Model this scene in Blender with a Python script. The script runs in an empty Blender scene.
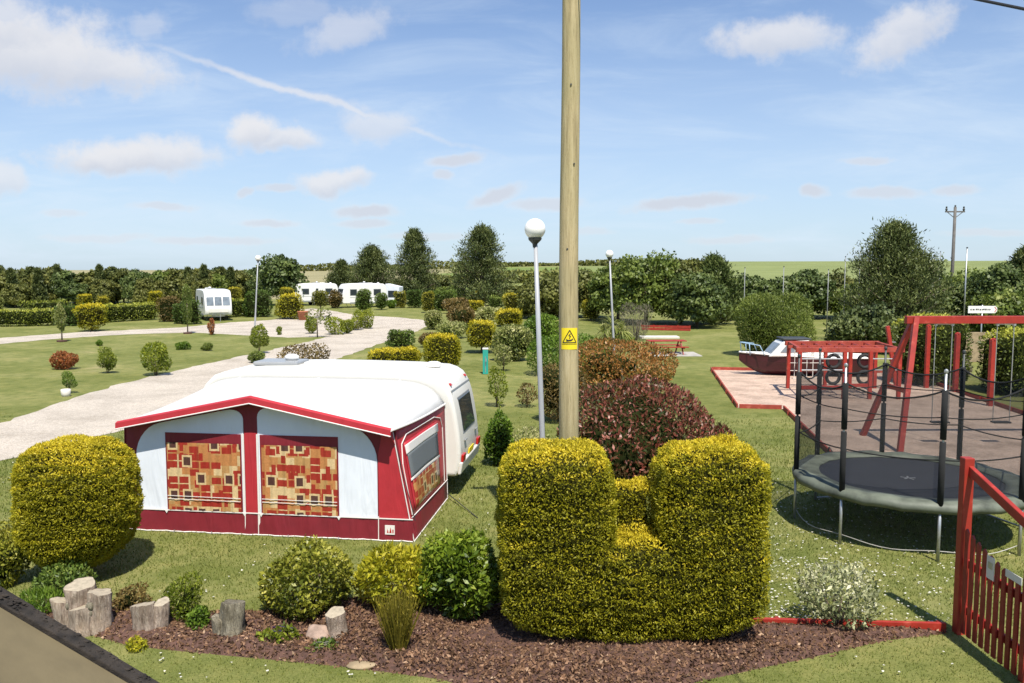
import bpy, bmesh, math, random
import numpy as np
from mathutils import Vector, Matrix

random.seed(7)
rng = np.random.default_rng(11)
S = bpy.context.scene
C = S.collection
R = math.radians
H, F, CX, CY = 4.6, 825.0, 512.0, 341.5
PIT = math.atan((341.5 - 270.0) / F)
cp, sp = math.cos(PIT), math.sin(PIT)

# ---------- where things stand: a pixel of the photo met with the ground ----------
def ray(px, py):
    h = (px - CX) / F; v = (CY - py) / F
    return h, cp + v * sp, -sp + v * cp
def P(px, py, z=0.0):
    a, b, c = ray(px, py); t = (z - H) / c
    return Vector((a * t, b * t, z))
def zat(py, D):
    a, b, c = ray(512, py); return H + D * c / b
def at(px, py, D):
    a, b, c = ray(px, py); return Vector((a * D / b, D, H + D * c / b))

# ---------- object helpers ----------
def tag(o, label=None, cat=None, group=None, kind=None):
    if label: o['label'] = label
    if cat: o['category'] = cat
    if group: o['group'] = group
    if kind: o['kind'] = kind
    return o
def thing(name, label, cat, loc=(0, 0, 0), rz=0.0, group=None, sc=1.0):
    o = bpy.data.objects.new(name, None); C.objects.link(o)
    o.location = loc; o.rotation_euler = (0, 0, rz); o.scale = (sc, sc, sc)
    o.empty_display_size = 0.2
    return tag(o, label, cat, group)
def kids(o): return [c for c in C.objects if c.parent == o]
def copy_tree(o, parent=None):
    c = o.copy(); C.objects.link(c)
    if parent: c.parent = parent
    for ch in kids(o): copy_tree(ch, c)
    return c

class MB:
    def __init__(s): s.v = []; s.f = []
    def add(s, vs, fs):
        b = len(s.v); s.v += [tuple(p) for p in vs]; s.f += [tuple(b + i for i in f) for f in fs]; return s
    def box(s, c, d, rz=0.0, rx=0.0, ry=0.0):
        m = Matrix.Rotation(rz, 3, 'Z') @ Matrix.Rotation(ry, 3, 'Y') @ Matrix.Rotation(rx, 3, 'X')
        vs = [Vector(c) + m @ Vector((x * d[0] / 2, y * d[1] / 2, z * d[2] / 2)) for x in (-1, 1) for y in (-1, 1) for z in (-1, 1)]
        return s.add(vs, [(0, 1, 3, 2), (4, 6, 7, 5), (0, 4, 5, 1), (2, 3, 7, 6), (0, 2, 6, 4), (1, 5, 7, 3)])
    def beam(s, a, b, w, h, up=(0, 0, 1)):
        a, b = Vector(a), Vector(b); d = (b - a).normalized(); up = Vector(up)
        if abs(d.dot(up)) > .98: up = Vector((0, 1, 0))
        x = d.cross(up).normalized(); y = x.cross(d)
        vs = [q + x * i * w / 2 + y * j * h / 2 for q in (a, b) for i, j in ((-1, -1), (1, -1), (1, 1), (-1, 1))]
        return s.add(vs, [(3, 2, 1, 0), (4, 5, 6, 7), (0, 1, 5, 4), (1, 2, 6, 5), (2, 3, 7, 6), (3, 0, 4, 7)])
    def tube(s, pts, r, n=8, close=False):
        pts = [Vector(p) for p in pts]; k = len(pts)
        rr = r if isinstance(r, (list, tuple)) else [r] * k
        vs = []; x = None
        for i, p in enumerate(pts):
            if close: d = pts[(i + 1) % k] - pts[i - 1]
            else: d = pts[min(i + 1, k - 1)] - pts[max(i - 1, 0)]
            d.normalize()
            if x is None: x = d.orthogonal().normalized()
            else:
                x = x - d * x.dot(d); x.normalize()
            y = d.cross(x)
            vs += [p + (x * math.cos(2 * math.pi * j / n) + y * math.sin(2 * math.pi * j / n)) * rr[i] for j in range(n)]
        fs = []
        for i in range(k if close else k - 1):
            for j in range(n):
                a = i * n + j; b = i * n + (j + 1) % n; i2 = (i + 1) % k
                fs.append((a, b, i2 * n + (j + 1) % n, i2 * n + j))
        if not close: fs += [tuple(range(n))[::-1], tuple((k - 1) * n + j for j in range(n))]
        return s.add(vs, fs)
    def prism(s, poly, off):
        n = len(poly); off = Vector(off); poly = [Vector(p) for p in poly]
        return s.add(poly + [p + off for p in poly], [tuple(range(n))[::-1], tuple(range(n, 2 * n))] + [(i, (i + 1) % n, n + (i + 1) % n, n + i) for i in range(n)])
    def lathe(s, prof, c=(0, 0, 0), n=16):
        c = Vector(c); vs = []; fs = []
        for r, z in prof:
            vs += [c + Vector((r * math.cos(2 * math.pi * j / n), r * math.sin(2 * math.pi * j / n), z)) for j in range(n)]
        for i in range(len(prof) - 1):
            for j in range(n):
                fs.append((i * n + j, i * n + (j + 1) % n, (i + 1) * n + (j + 1) % n, (i + 1) * n + j))
        fs += [tuple(range(n))[::-1], tuple((len(prof) - 1) * n + j for j in range(n))]
        return s.add(vs, fs)
    def sphere(s, c, r, n=16, m=10, sc=(1, 1, 1)):
        pr = [(max(r * math.sin(math.pi * i / m), 1e-4), -r * math.cos(math.pi * i / m)) for i in range(m + 1)]
        k = len(s.v); s.lathe(pr, (0, 0, 0), n)
        for i in range(k, len(s.v)): p = s.v[i]; s.v[i] = (p[0] * sc[0] + c[0], p[1] * sc[1] + c[1], p[2] * sc[2] + c[2])
        return s
    def build(s, name, mat, parent=None, smooth=False, bevel=0.0, loc=None):
        me = bpy.data.meshes.new(name); me.from_pydata(s.v, [], s.f)
        bm = bmesh.new(); bm.from_mesh(me); bmesh.ops.recalc_face_normals(bm, faces=bm.faces); bm.to_mesh(me); bm.free()
        me.materials.append(mat)
        if smooth:
            me.polygons.foreach_set('use_smooth', [True] * len(me.polygons)); me.update()
        o = bpy.data.objects.new(name, me); C.objects.link(o)
        if parent: o.parent = parent
        if loc is not None: o.location = loc
        if bevel:
            b = o.modifiers.new('Bevel', 'BEVEL'); b.width = bevel; b.segments = 2; b.limit_method = 'ANGLE'
        return o

def arr_mesh(name, V, polys, tints, mats, midx=None):
    """numpy mesh: V (n,3); polys list of (k,m) index arrays; tints per face"""
    me = bpy.data.meshes.new(name)
    me.vertices.add(len(V)); me.vertices.foreach_set('co', np.asarray(V, np.float32).ravel())
    loops = np.concatenate([p.ravel() for p in polys]).astype(np.int32)
    tot = np.concatenate([np.full(len(p), p.shape[1]) for p in polys]).astype(np.int32)
    st = np.concatenate([[0], np.cumsum(tot)[:-1]]).astype(np.int32)
    me.loops.add(len(loops)); me.loops.foreach_set('vertex_index', loops)
    me.polygons.add(len(tot)); me.polygons.foreach_set('loop_start', st)
    try: me.polygons.foreach_set('loop_total', tot)
    except Exception: pass
    if midx is not None: me.polygons.foreach_set('material_index', midx.astype(np.int32))
    me.update(calc_edges=True); me.validate()
    a = me.attributes.new('tint', 'FLOAT', 'FACE'); a.data.foreach_set('value', np.asarray(tints, np.float32))
    for m in mats: me.materials.append(m)
    return me
def add_obj(name, me, parent=None, loc=None):
    o = bpy.data.objects.new(name, me); C.objects.link(o)
    if parent: o.parent = parent
    if loc is not None: o.location = loc
    return o

# ---------- materials ----------
def new_mat(name):
    m = bpy.data.materials.new(name); m.use_nodes = True; nt = m.node_tree
    b = nt.nodes['Principled BSDF']; return m, nt, b, nt.nodes['Material Output']
def N(nt, t, **k):
    n = nt.nodes.new(t)
    for a, v in k.items(): setattr(n, a, v)
    return n
def ramp(nt, stops, interp='LINEAR'):
    r = N(nt, 'ShaderNodeValToRGB'); e = r.color_ramp.elements; r.color_ramp.interpolation = interp
    while len(e) > 1: e.remove(e[-1])
    e[0].position = stops[0][0]; e[0].color = (*stops[0][1], 1)
    for p, c in stops[1:]:
        x = e.new(p); x.color = (*c, 1)
    return r
def noise(nt, scale, detail=4, rough=.55, vec=None, dist=0):
    n = N(nt, 'ShaderNodeTexNoise'); n.inputs['Scale'].default_value = scale; n.inputs['Detail'].default_value = detail
    n.inputs['Roughness'].default_value = rough; n.inputs['Distortion'].default_value = dist
    if vec is not None: nt.links.new(vec, n.inputs['Vector'])
    return n
def mapping(nt, scale=(1, 1, 1), out='Object'):
    t = N(nt, 'ShaderNodeTexCoord'); m = N(nt, 'ShaderNodeMapping'); m.inputs['Scale'].default_value = scale
    nt.links.new(t.outputs[out], m.inputs['Vector']); return m.outputs[0]
def mixc(nt, fac, a, b, mode='MIX'):
    m = N(nt, 'ShaderNodeMix', data_type='RGBA', blend_type=mode)
    for s, v in ((m.inputs[0], fac), (m.inputs[6], a), (m.inputs[7], b)):
        if isinstance(v, (int, float)): s.default_value = v
        elif isinstance(v, tuple): s.default_value = (*v, 1)
        else: nt.links.new(v, s)
    return m.outputs[2]
def bump(nt, b, h, strength=.3, dist=.02):
    n = N(nt, 'ShaderNodeBump'); n.inputs['Strength'].default_value = strength; n.inputs['Distance'].default_value = dist
    nt.links.new(h, n.inputs['Height']); nt.links.new(n.outputs[0], b.inputs['Normal'])

def paint(name, col, rough=.5, var=.12, scale=4., metal=0., dirt=None, bumpy=0.):
    m, nt, b, o = new_mat(name)
    n = noise(nt, scale, 5, .6, mapping(nt))
    d = tuple(c * (1 - var * 2) for c in col) if dirt is None else dirt
    r = ramp(nt, [(.3, d), (.55, col), (.8, tuple(min(1, c * (1 + var)) for c in col))])
    nt.links.new(n.outputs[0], r.inputs[0]); nt.links.new(r.outputs[0], b.inputs['Base Color'])
    b.inputs['Roughness'].default_value = rough; b.inputs['Metallic'].default_value = metal
    if bumpy:
        n2 = noise(nt, scale * 12, 4, .6, mapping(nt)); bump(nt, b, n2.outputs[0], bumpy, .01)
    return m
def leafmat(name, cols, trans=.35, rough=.5, big=1.5, spec=.35):
    m, nt, b, o = new_mat(name)
    a = N(nt, 'ShaderNodeAttribute', attribute_name='tint')
    k = len(cols); r = ramp(nt, [(i / (k - 1), c) for i, c in enumerate(cols)])
    nt.links.new(a.outputs['Fac'], r.inputs[0])
    n = noise(nt, big, 3, .5, mapping(nt)); br = ramp(nt, [(.25, (.72, .74, .7)), (.75, (1.2, 1.16, 1.1))])
    nt.links.new(n.outputs[0], br.inputs[0])
    c = mixc(nt, 1.0, r.outputs[0], br.outputs[0], 'MULTIPLY')
    nt.links.new(c, b.inputs['Base Color']); b.inputs['Roughness'].default_value = rough
    b.inputs['Specular IOR Level'].default_value = spec
    t = N(nt, 'ShaderNodeBsdfTranslucent'); nt.links.new(c, t.inputs[0])
    x = N(nt, 'ShaderNodeMixShader'); x.inputs[0].default_value = trans
    nt.links.new(b.outputs[0], x.inputs[1]); nt.links.new(t.outputs[0], x.inputs[2]); nt.links.new(x.outputs[0], o.inputs[0])
    return m

M = {}
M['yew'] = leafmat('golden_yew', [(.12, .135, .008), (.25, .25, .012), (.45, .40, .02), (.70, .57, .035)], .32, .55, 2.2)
M['yewdark'] = leafmat('yew_mixed', [(.09, .105, .012), (.20, .20, .02), (.34, .31, .028), (.58, .49, .035)], .25, .55, 2.)
M['box'] = leafmat('green_hedge', [(.034, .067, .011), (.086, .144, .023), (.161, .224, .039), (.287, .345, .069)], .25, .5, 1.2)
M['dark'] = leafmat('dark_evergreen', [(.037, .062, .018), (.081, .119, .033), (.144, .188, .050), (.237, .275, .088)], .2, .5, .6)
M['olive'] = leafmat('olive_trees', [(.059, .076, .019), (.136, .151, .035), (.224, .230, .059), (.330, .319, .106)], .25, .55, .4)
M['mid'] = leafmat('mid_green', [(.060, .096, .018), (.126, .174, .031), (.210, .264, .054), (.324, .360, .096)], .3, .5, .5)
M['pine'] = leafmat('pine_needles', [(.034, .053, .018), (.082, .110, .034), (.156, .186, .058), (.276, .300, .108)], .15, .5, .5)
M['laurel'] = leafmat('laurel_leaf', [(.05, .095, .010), (.12, .19, .016), (.22, .30, .026), (.40, .46, .075)], .35, .38, 2., .45)
M['euon'] = leafmat('variegated_gold', [(.06, .085, .010), (.16, .18, .018), (.33, .33, .04), (.58, .53, .12)], .3, .42, 3., .4)
M['gold'] = leafmat('golden_shrub', [(.12, .16, .012), (.32, .33, .022), (.55, .50, .035), (.75, .66, .10)], .35, .42, 3.)
M['broom'] = leafmat('broom_stems', [(.10, .10, .012), (.19, .165, .022), (.28, .23, .03), (.34, .28, .05)], .3, .55, 3.)
M['varie'] = leafmat('cream_variegated', [(.10, .13, .05), (.30, .33, .16), (.56, .56, .34), (.74, .72, .52)], .3, .5, 3.)
M['variem'] = leafmat('pale_variegated', [(.07, .10, .022), (.19, .23, .05), (.38, .39, .14), (.62, .58, .30)], .3, .5, 2.)
M['photr'] = leafmat('photinia_red', [(.05, .075, .02), (.13, .075, .034), (.26, .065, .045), (.50, .22, .17)], .3, .4, 1.5, .45)
M['photo'] = leafmat('photinia_orange', [(.06, .085, .016), (.17, .14, .026), (.36, .15, .036), (.52, .27, .09)], .3, .42, 1.2, .45)
M['brown'] = leafmat('bronze_shrub', [(.04, .036, .012), (.10, .075, .022), (.175, .12, .036), (.27, .20, .07)], .25, .5, 2.)
M['copper'] = leafmat('copper_shrub', [(.10, .05, .02), (.25, .08, .03), (.42, .15, .05), (.50, .25, .10)], .3, .5, 2.)
M['lime'] = leafmat('lime_shrub', [(.07, .11, .010), (.15, .20, .015), (.27, .32, .03), (.42, .44, .06)], .35, .45, 2.)
M['limet'] = leafmat('fresh_green', [(.05, .10, .010), (.10, .18, .018), (.18, .28, .03), (.28, .38, .06)], .35, .45, 1.)
M['greyb'] = leafmat('grey_twigs', [(.08, .075, .05), (.15, .14, .095), (.23, .21, .15), (.30, .27, .20)], .2, .6, 2.)
M['hedger'] = leafmat('yellow_top_hedge', [(.052, .075, .014), (.115, .149, .023), (.241, .276, .034), (.483, .494, .069)], .25, .5, 1.)
M['grass'] = leafmat('grass_blades', [(.124, .160, .027), (.180, .216, .041), (.242, .268, .064), (.319, .319, .113)], .3, .55, .6)
M['bark'] = leafmat('bark_chips', [(.06, .034, .020), (.15, .080, .046), (.27, .16, .10), (.46, .32, .22)], 0., .8, 5., .2)
M['petal'] = leafmat('petals', [(.75, .72, .62), (.8, .78, .74), (.8, .8, .78)], .3, .6, 5.)
M['pansy'] = leafmat('pansy', [(.10, .05, .40), (.2, .1, .6), (.7, .6, .05)], .3, .6, 5.)
def matte(m): m.node_tree.nodes['Principled BSDF'].inputs['Specular IOR Level'].default_value = 0.; return m
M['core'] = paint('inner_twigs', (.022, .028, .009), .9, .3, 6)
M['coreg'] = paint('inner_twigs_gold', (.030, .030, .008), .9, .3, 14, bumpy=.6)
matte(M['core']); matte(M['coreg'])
M['trunk'] = paint('trunk_bark', (.14, .105, .075), .9, .3, 8, bumpy=.6)
def bark_mat(name, stops, sc=(16, 16, 3)):
    m, nt, b, o = new_mat(name); n = noise(nt, 1.6, 6, .7, mapping(nt, sc), .5); n2 = noise(nt, 3.2, 5, .65, mapping(nt)); r = ramp(nt, stops); nt.links.new(n.outputs[0], r.inputs[0])
    r2 = ramp(nt, [(.32, (.45, .42, .36)), (.5, (1, 1, 1)), (.7, (1.25, 1.2, 1.1))]); nt.links.new(n2.outputs[0], r2.inputs[0]); nt.links.new(mixc(nt, .9, r.outputs[0], r2.outputs[0], 'MULTIPLY'), b.inputs['Base Color'])
    b.inputs['Roughness'].default_value = .92; bump(nt, b, n.outputs[0], 1., .05); return m
M['paletrunk'] = paint('pale_trunk_bark', (.22, .17, .13), .9, .25, 8, bumpy=.5)
# ---------- foliage: signed-distance shapes dressed with leaves ----------
def mknoise(seed, freq, k=14):
    g = np.random.default_rng(seed); d = g.normal(size=(k, 3)); d /= np.linalg.norm(d, axis=1)[:, None]
    fr = freq * g.uniform(.5, 1.8, k); ph = g.uniform(0, 6.28, k)
    return lambda p: np.sin((p @ d.T) * fr + ph).sum(1) / math.sqrt(k)
def rbox(c, h, r):
    c = np.array(c, float); h = np.array(h, float); r = min(r, h.min() * .98)
    def f(p):
        q = np.abs(p - c) - (h - r)
        return np.linalg.norm(np.maximum(q, 0), axis=1) + np.minimum(q.max(1), 0) - r
    return f
def ell(c, h):
    c = np.array(c, float); h = np.array(h, float)
    def f(p):
        q = (p - c) / h; l = np.linalg.norm(q, axis=1)
        return (l - 1) * h.min() * (.35 + .65 * np.minimum(1, l))
    return f
def union(fs, k=.15):
    def f(p):
        d = fs[0](p)
        for g in fs[1:]:
            e = g(p); h = np.clip(.5 + .5 * (e - d) / k, 0, 1); d = e * (1 - h) + d * h - k * h * (1 - h)
        return d
    return f
def wobble(f, amp, freq, seed):
    n = mknoise(seed, freq); return lambda p: f(p) + amp * n(p)
def grad(f, p, e=.01):
    g = np.empty_like(p)
    for i in range(3):
        d = np.zeros(3); d[i] = e; g[:, i] = f(p + d) - f(p - d)
    return g / np.maximum(np.linalg.norm(g, axis=1)[:, None], 1e-9)
def shell(f, lo, hi, n, iso=0., band=.06, g=rng):
    lo = np.array(lo); hi = np.array(hi); out = []; c = 0; tries = 0
    while c < n and tries < 60:
        p = g.uniform(lo, hi, (max(4000, n * 3), 3)); d = f(p); p = p[np.abs(d - iso) < band]; out.append(p); c += len(p); tries += 1
    p = np.concatenate(out)[:n]
    for _ in range(3):
        nm = grad(f, p); p = p - nm * np.clip((f(p) - iso), -.2, .2)[:, None]
    return p, grad(f, p)
def nets(f, lo, hi, step):
    lo = np.array(lo, float); hi = np.array(hi, float); k = np.maximum(4, np.ceil((hi - lo) / step).astype(int))
    ax = [np.linspace(lo[i], hi[i], k[i] + 1) for i in range(3)]
    G = np.stack(np.meshgrid(*ax, indexing='ij'), -1); D = f(G.reshape(-1, 3)).reshape(G.shape[:3])
    ins = D < 0
    c8 = [(i, j, l) for i in (0, 1) for j in (0, 1) for l in (0, 1)]
    sl = lambda A, o: A[o[0]:A.shape[0] - 1 + o[0], o[1]:A.shape[1] - 1 + o[1], o[2]:A.shape[2] - 1 + o[2]]
    cnt = sum(sl(ins, o).astype(int) for o in c8); act = (cnt > 0) & (cnt < 8)
    idx = -np.ones(act.shape, int); idx[act] = np.arange(act.sum())
    acc = np.zeros((*act.shape, 3)); w = np.zeros(act.shape)
    for a in range(8):
        for b in range(a + 1, 8):
            if sum(x != y for x, y in zip(c8[a], c8[b])) != 1: continue
            da, db = sl(D, c8[a]), sl(D, c8[b]); m = (da < 0) != (db < 0)
            t = np.where(m, da / np.where(m, da - db, 1), 0)[..., None]
            pa, pb = sl(G, c8[a]), sl(G, c8[b]); acc += np.where(m[..., None], pa + (pb - pa) * t, 0); w += m
    V = acc[act] / w[act][:, None]
    Q = []
    for d in range(3):
        a, b = [(1, 2), (2, 0), (0, 1)][d]
        s0 = [slice(None)] * 3; s1 = [slice(None)] * 3; s0[d] = slice(0, -1); s1[d] = slice(1, None)
        ch = ins[tuple(s0)] != ins[tuple(s1)]
        I = np.argwhere(ch); ok = (I[:, a] > 0) & (I[:, b] > 0) & (I[:, a] < k[a]) & (I[:, b] < k[b]); I = I[ok]
        def gi(da, db):
            J = I.copy(); J[:, a] -= da; J[:, b] -= db; return idx[J[:, 0], J[:, 1], J[:, 2]]
        q = np.stack([gi(1, 1), gi(0, 1), gi(0, 0), gi(1, 0)], 1)
        fl = ins[tuple(s0)][I[:, 0], I[:, 1], I[:, 2]]; q[~fl] = q[~fl][:, ::-1]; Q.append(q)
    Q = np.concatenate(Q); Q = Q[(Q >= 0).all(1)]
    return V, Q
def unit(v): return v / np.maximum(np.linalg.norm(v, axis=1)[:, None], 1e-9)
def leaves(p, nrm, L, asp=.45, out=.5, up=.3, g=rng, lv=.35, fold=.12, face=.6):
    """kite leaves: p roots, nrm outward; returns verts (4n,3) and quads"""
    n = len(p); d = unit(nrm * out + g.normal(size=(n, 3)) * .6 + np.array([0, 0, up]))
    s = unit(np.cross(d, unit(g.normal(size=(n, 3)) * .6 + nrm * face)))
    q = np.cross(s, d); l = (L * (1 + g.uniform(-lv, lv, n)))[:, None]
    V = np.empty((n, 4, 3)); V[:, 0] = p - d * l * .3; V[:, 2] = p + d * l * .7 - q * l * fold
    mid = p + d * l * .12 + q * l * fold * .5
    V[:, 1] = mid + s * l * asp * .5; V[:, 3] = mid - s * l * asp * .5
    return V.reshape(-1, 3), np.arange(4 * n).reshape(n, 4)
def merge(parts):
    """parts: list of (V, Q, tint, matindex)"""
    Vs, Ps, T, MI = [], [], [], []; o = 0
    for V, Q, t, mi in parts:
        Vs.append(V); Ps.append(Q + o); T.append(np.broadcast_to(t, len(Q))); MI.append(np.full(len(Q), mi)); o += len(V)
    return np.concatenate(Vs), Ps, np.concatenate(T), np.concatenate(MI)

def clipped_mesh(name, f0, lo, hi, mat, L, dens, core, top=.55, g=rng, rag=.02, asp=.38, band=.05, step=None, inset=None, tb=.30, tex=.42):
    """clipped bush: leaves on the shape's skin over an inner twig mass; new growth (yellow) towards the crown"""
    lo = np.array(lo, float); hi = np.array(hi, float); e = hi - lo
    sd = int(abs(lo[0]) * 1e4) % 9999; n1 = mknoise(sd, .62 / L); n2 = mknoise(sd + 1, 1.0 / L); f = lambda q: f0(q) + L * tex * (n1(q * np.array([.7, .7, 1.7])) + .6 * n2(q * np.array([.7, .7, 1.6])))
    area = 2 * (e[0] * e[1] + e[1] * e[2] + e[0] * e[2]) * .75
    n = int(min(140000, max(500, dens * area / (L * L))))
    p, nm = shell(f, lo - L, hi + L, n, 0., band, g)
    p = p + nm * g.uniform(-L * .9, rag, len(p))[:, None]
    V, Q = leaves(p, nm, np.full(len(p), L), asp, .75, .25, g)
    hz = (p[:, 2] - lo[2]) / e[2]
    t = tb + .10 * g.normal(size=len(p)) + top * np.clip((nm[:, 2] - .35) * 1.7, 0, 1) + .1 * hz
    inset = L * 1.1 if inset is None else inset
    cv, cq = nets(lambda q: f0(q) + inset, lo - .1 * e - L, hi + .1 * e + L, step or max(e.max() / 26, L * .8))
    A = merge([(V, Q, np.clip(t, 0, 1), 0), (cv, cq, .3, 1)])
    return arr_mesh(name, *A[:3], [mat, core], A[3])
def loose_mesh(name, f, lo, hi, mat, L, n, depth=.35, asp=.5, out=.45, up=.35, g=rng, core=None, cin=.25, tb=.42, lump=.25):
    """leafy shrub: leaves through the outer part of the volume"""
    lo = np.array(lo, float); hi = np.array(hi, float); p = []; c = 0
    for _ in range(80):
        q = g.uniform(lo - L, hi + L, (n * 3, 3)); d = f(q); w = (d < .02) & (g.uniform(0, 1, len(q)) < np.exp(d / max(depth, 1e-3) * 1.6))
        p.append(q[w]); c += w.sum()
        if c >= n: break
    p = np.concatenate(p)[:n]; nm = grad(f, p, .03); nz = mknoise(int(g.integers(1e6)), 9 / max(e_ := (hi - lo).max(), .2))
    V, Q = leaves(p, nm, np.full(len(p), L), asp, out, up, g)
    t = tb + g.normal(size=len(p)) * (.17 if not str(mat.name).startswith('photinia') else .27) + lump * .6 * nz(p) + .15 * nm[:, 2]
    parts = [(V, Q, np.clip(t, 0, 1), 0)]; mats = [mat]
    if core is not None:
        try:
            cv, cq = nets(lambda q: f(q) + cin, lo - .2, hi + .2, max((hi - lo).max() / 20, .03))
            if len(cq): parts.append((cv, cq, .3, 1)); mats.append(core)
        except Exception: pass
    A = merge(parts); return arr_mesh(name, *A[:3], mats, A[3])
def lumpy(w, d, h, seed, k=7, z0=0., sq=.62):
    """a bush outline: several overlapping lobes inside w x d x h"""
    g = np.random.default_rng(seed); fs = [ell((0, 0, z0 + (h - z0) * .47), (w * .40, d * .40, (h - z0) * .44))]
    for i in range(k):
        a = 2 * math.pi * i / k + g.uniform(-.4, .4); zz = g.uniform(.28, .80); rr = g.uniform(.18, .30)
        x = math.cos(a) * w * (.5 - rr * .8) * (1.15 - .5 * zz); y = math.sin(a) * d * (.5 - rr * .8) * (1.15 - .5 * zz)
        fs.append(ell((x, y, z0 + (h - z0) * zz * (1 - rr * .3)), (w * rr, d * rr, (h - z0) * rr * 1.0)))
    return union(fs, .08 * w)
def stems(parent, h, r, k=5, spread=.2, mat='trunk', name='stem', seed=1):
    g = np.random.default_rng(seed); m = MB()
    for i in range(k):
        a = g.uniform(0, 6.28); q = spread * g.uniform(.4, 1)
        m.tube([(0.25 * q * math.cos(a), .25 * q * math.sin(a), -.05), (q * .6 * math.cos(a), q * .6 * math.sin(a), h * .5), (q * 1.3 * math.cos(a), q * 1.3 * math.sin(a), h)], [r, r * .8, r * .4], 6)
    return m.build(name, M[mat], parent, smooth=True)
def leafL(D, px=3.0, lo=.035): return max(lo, px * D / F)

def dims(px, by, ty, w):
    b = P(px, by); D = b.y; return b, D, w * D / F, max(.15, zat(ty, D + 0.0))
cnt_seed = [100]
def topiary(name, label, cat, px, by, ty, w, mat='yew', shape=.5, depth=1.0, trunk=.12, group=None, core='coreg', lpx=2.6, dens=2.5, taper=0., top=.55, rz=None, tb=.38, lump=.0):
    """clipped bush whose foot stands at (px, by) in the photo; shape = roundness of the corners 0..1"""
    cnt_seed[0] += 1; sd = cnt_seed[0]; b, D, W, h = dims(px, by, ty, w)
    lpx = min(lpx, max(1.3, w * .1)); dd = W * depth; b = Vector((b.x, b.y + dd * .4, 0)); s = b.y / D; L = leafL(D, lpx); W = max(W * .5, W * s - 1.3 * L); h = max(.7 * zat(ty, b.y), zat(ty, b.y) - .7 * L); dd *= s
    z0 = h * trunk; hh = (h - z0) / 2
    f0 = rbox((0, 0, z0 + hh), (W / 2, dd / 2, hh), shape * min(W / 2, hh, dd / 2))
    if taper:
        f1 = f0; f0 = lambda p: f1(np.column_stack([p[:, 0] * (1 + taper * (p[:, 2] / h - .5)), p[:, 1] * (1 + taper * (p[:, 2] / h - .5)), p[:, 2]]))
    f = wobble(f0, .02 * W + lump * W, 5 / max(W, .4), sd)
    t = thing(name, label, cat, b, rz if rz is not None else random.uniform(-.08, .08), group)
    e = .12 * W
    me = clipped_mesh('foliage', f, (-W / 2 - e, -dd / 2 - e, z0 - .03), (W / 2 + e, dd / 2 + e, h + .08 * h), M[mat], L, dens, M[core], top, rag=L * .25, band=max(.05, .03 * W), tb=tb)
    add_obj('foliage', me, t)
    m = MB().tube([(0, 0, -.05), (.02 * W, 0, z0 * .6 + .02), (0, 0, z0 + hh * .6)], [.07 * W ** .6, .055 * W ** .6, .04 * W ** .6], 8); m.build('trunk', M['trunk'], t, smooth=True)
    return t
def shrub(name, label, cat, px, by, ty, w, mat='box', depth=.9, n=3500, lpx=2.6, L=None, z0=.0, group=None, core='core', k=7, asp=.5, up=.35, out=.45, cin=None, dpt=None, stem=True, lump=.25, tb=.42, lo=.03):
    cnt_seed[0] += 1; sd = cnt_seed[0]; b, D, W, h = dims(px, by, ty, w)
    l0 = lpx; lpx = min(lpx, max(1.5, w * .1)); n = int(n * (l0 / lpx) ** 1.6) if not L else n; L = L or leafL(D, lpx, lo); dd = W * depth; b = Vector((b.x, b.y + dd * .35, 0)); s = b.y / D; W = max(W * .6, W * s - .6 * L); dd *= s; h = max(zat(ty, b.y) * .75, zat(ty, b.y) - .4 * L)
    f = wobble(lumpy(W, dd, h, sd, k, z0 * h), (.05 if W < 2 else .028) * W, 6 / max(W, .3), sd + 1)
    t = thing(name, label, cat, b, random.uniform(-.2, .2), group)
    me = loose_mesh('foliage', f, (-W / 2 * 1.1, -dd / 2 * 1.1, max(0, z0 * h - .1)), (W / 2 * 1.1, dd / 2 * 1.1, h * 1.05), M[mat], L, n, dpt or .12 * W, asp, out, up, core=M[core] if core else None, cin=cin or .10 * W, lump=lump, tb=tb)
    add_obj('foliage', me, t)
    if stem: stems(t, h * .55, max(.008, .018 * W), 5, W * .18, seed=sd)
    return t

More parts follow.
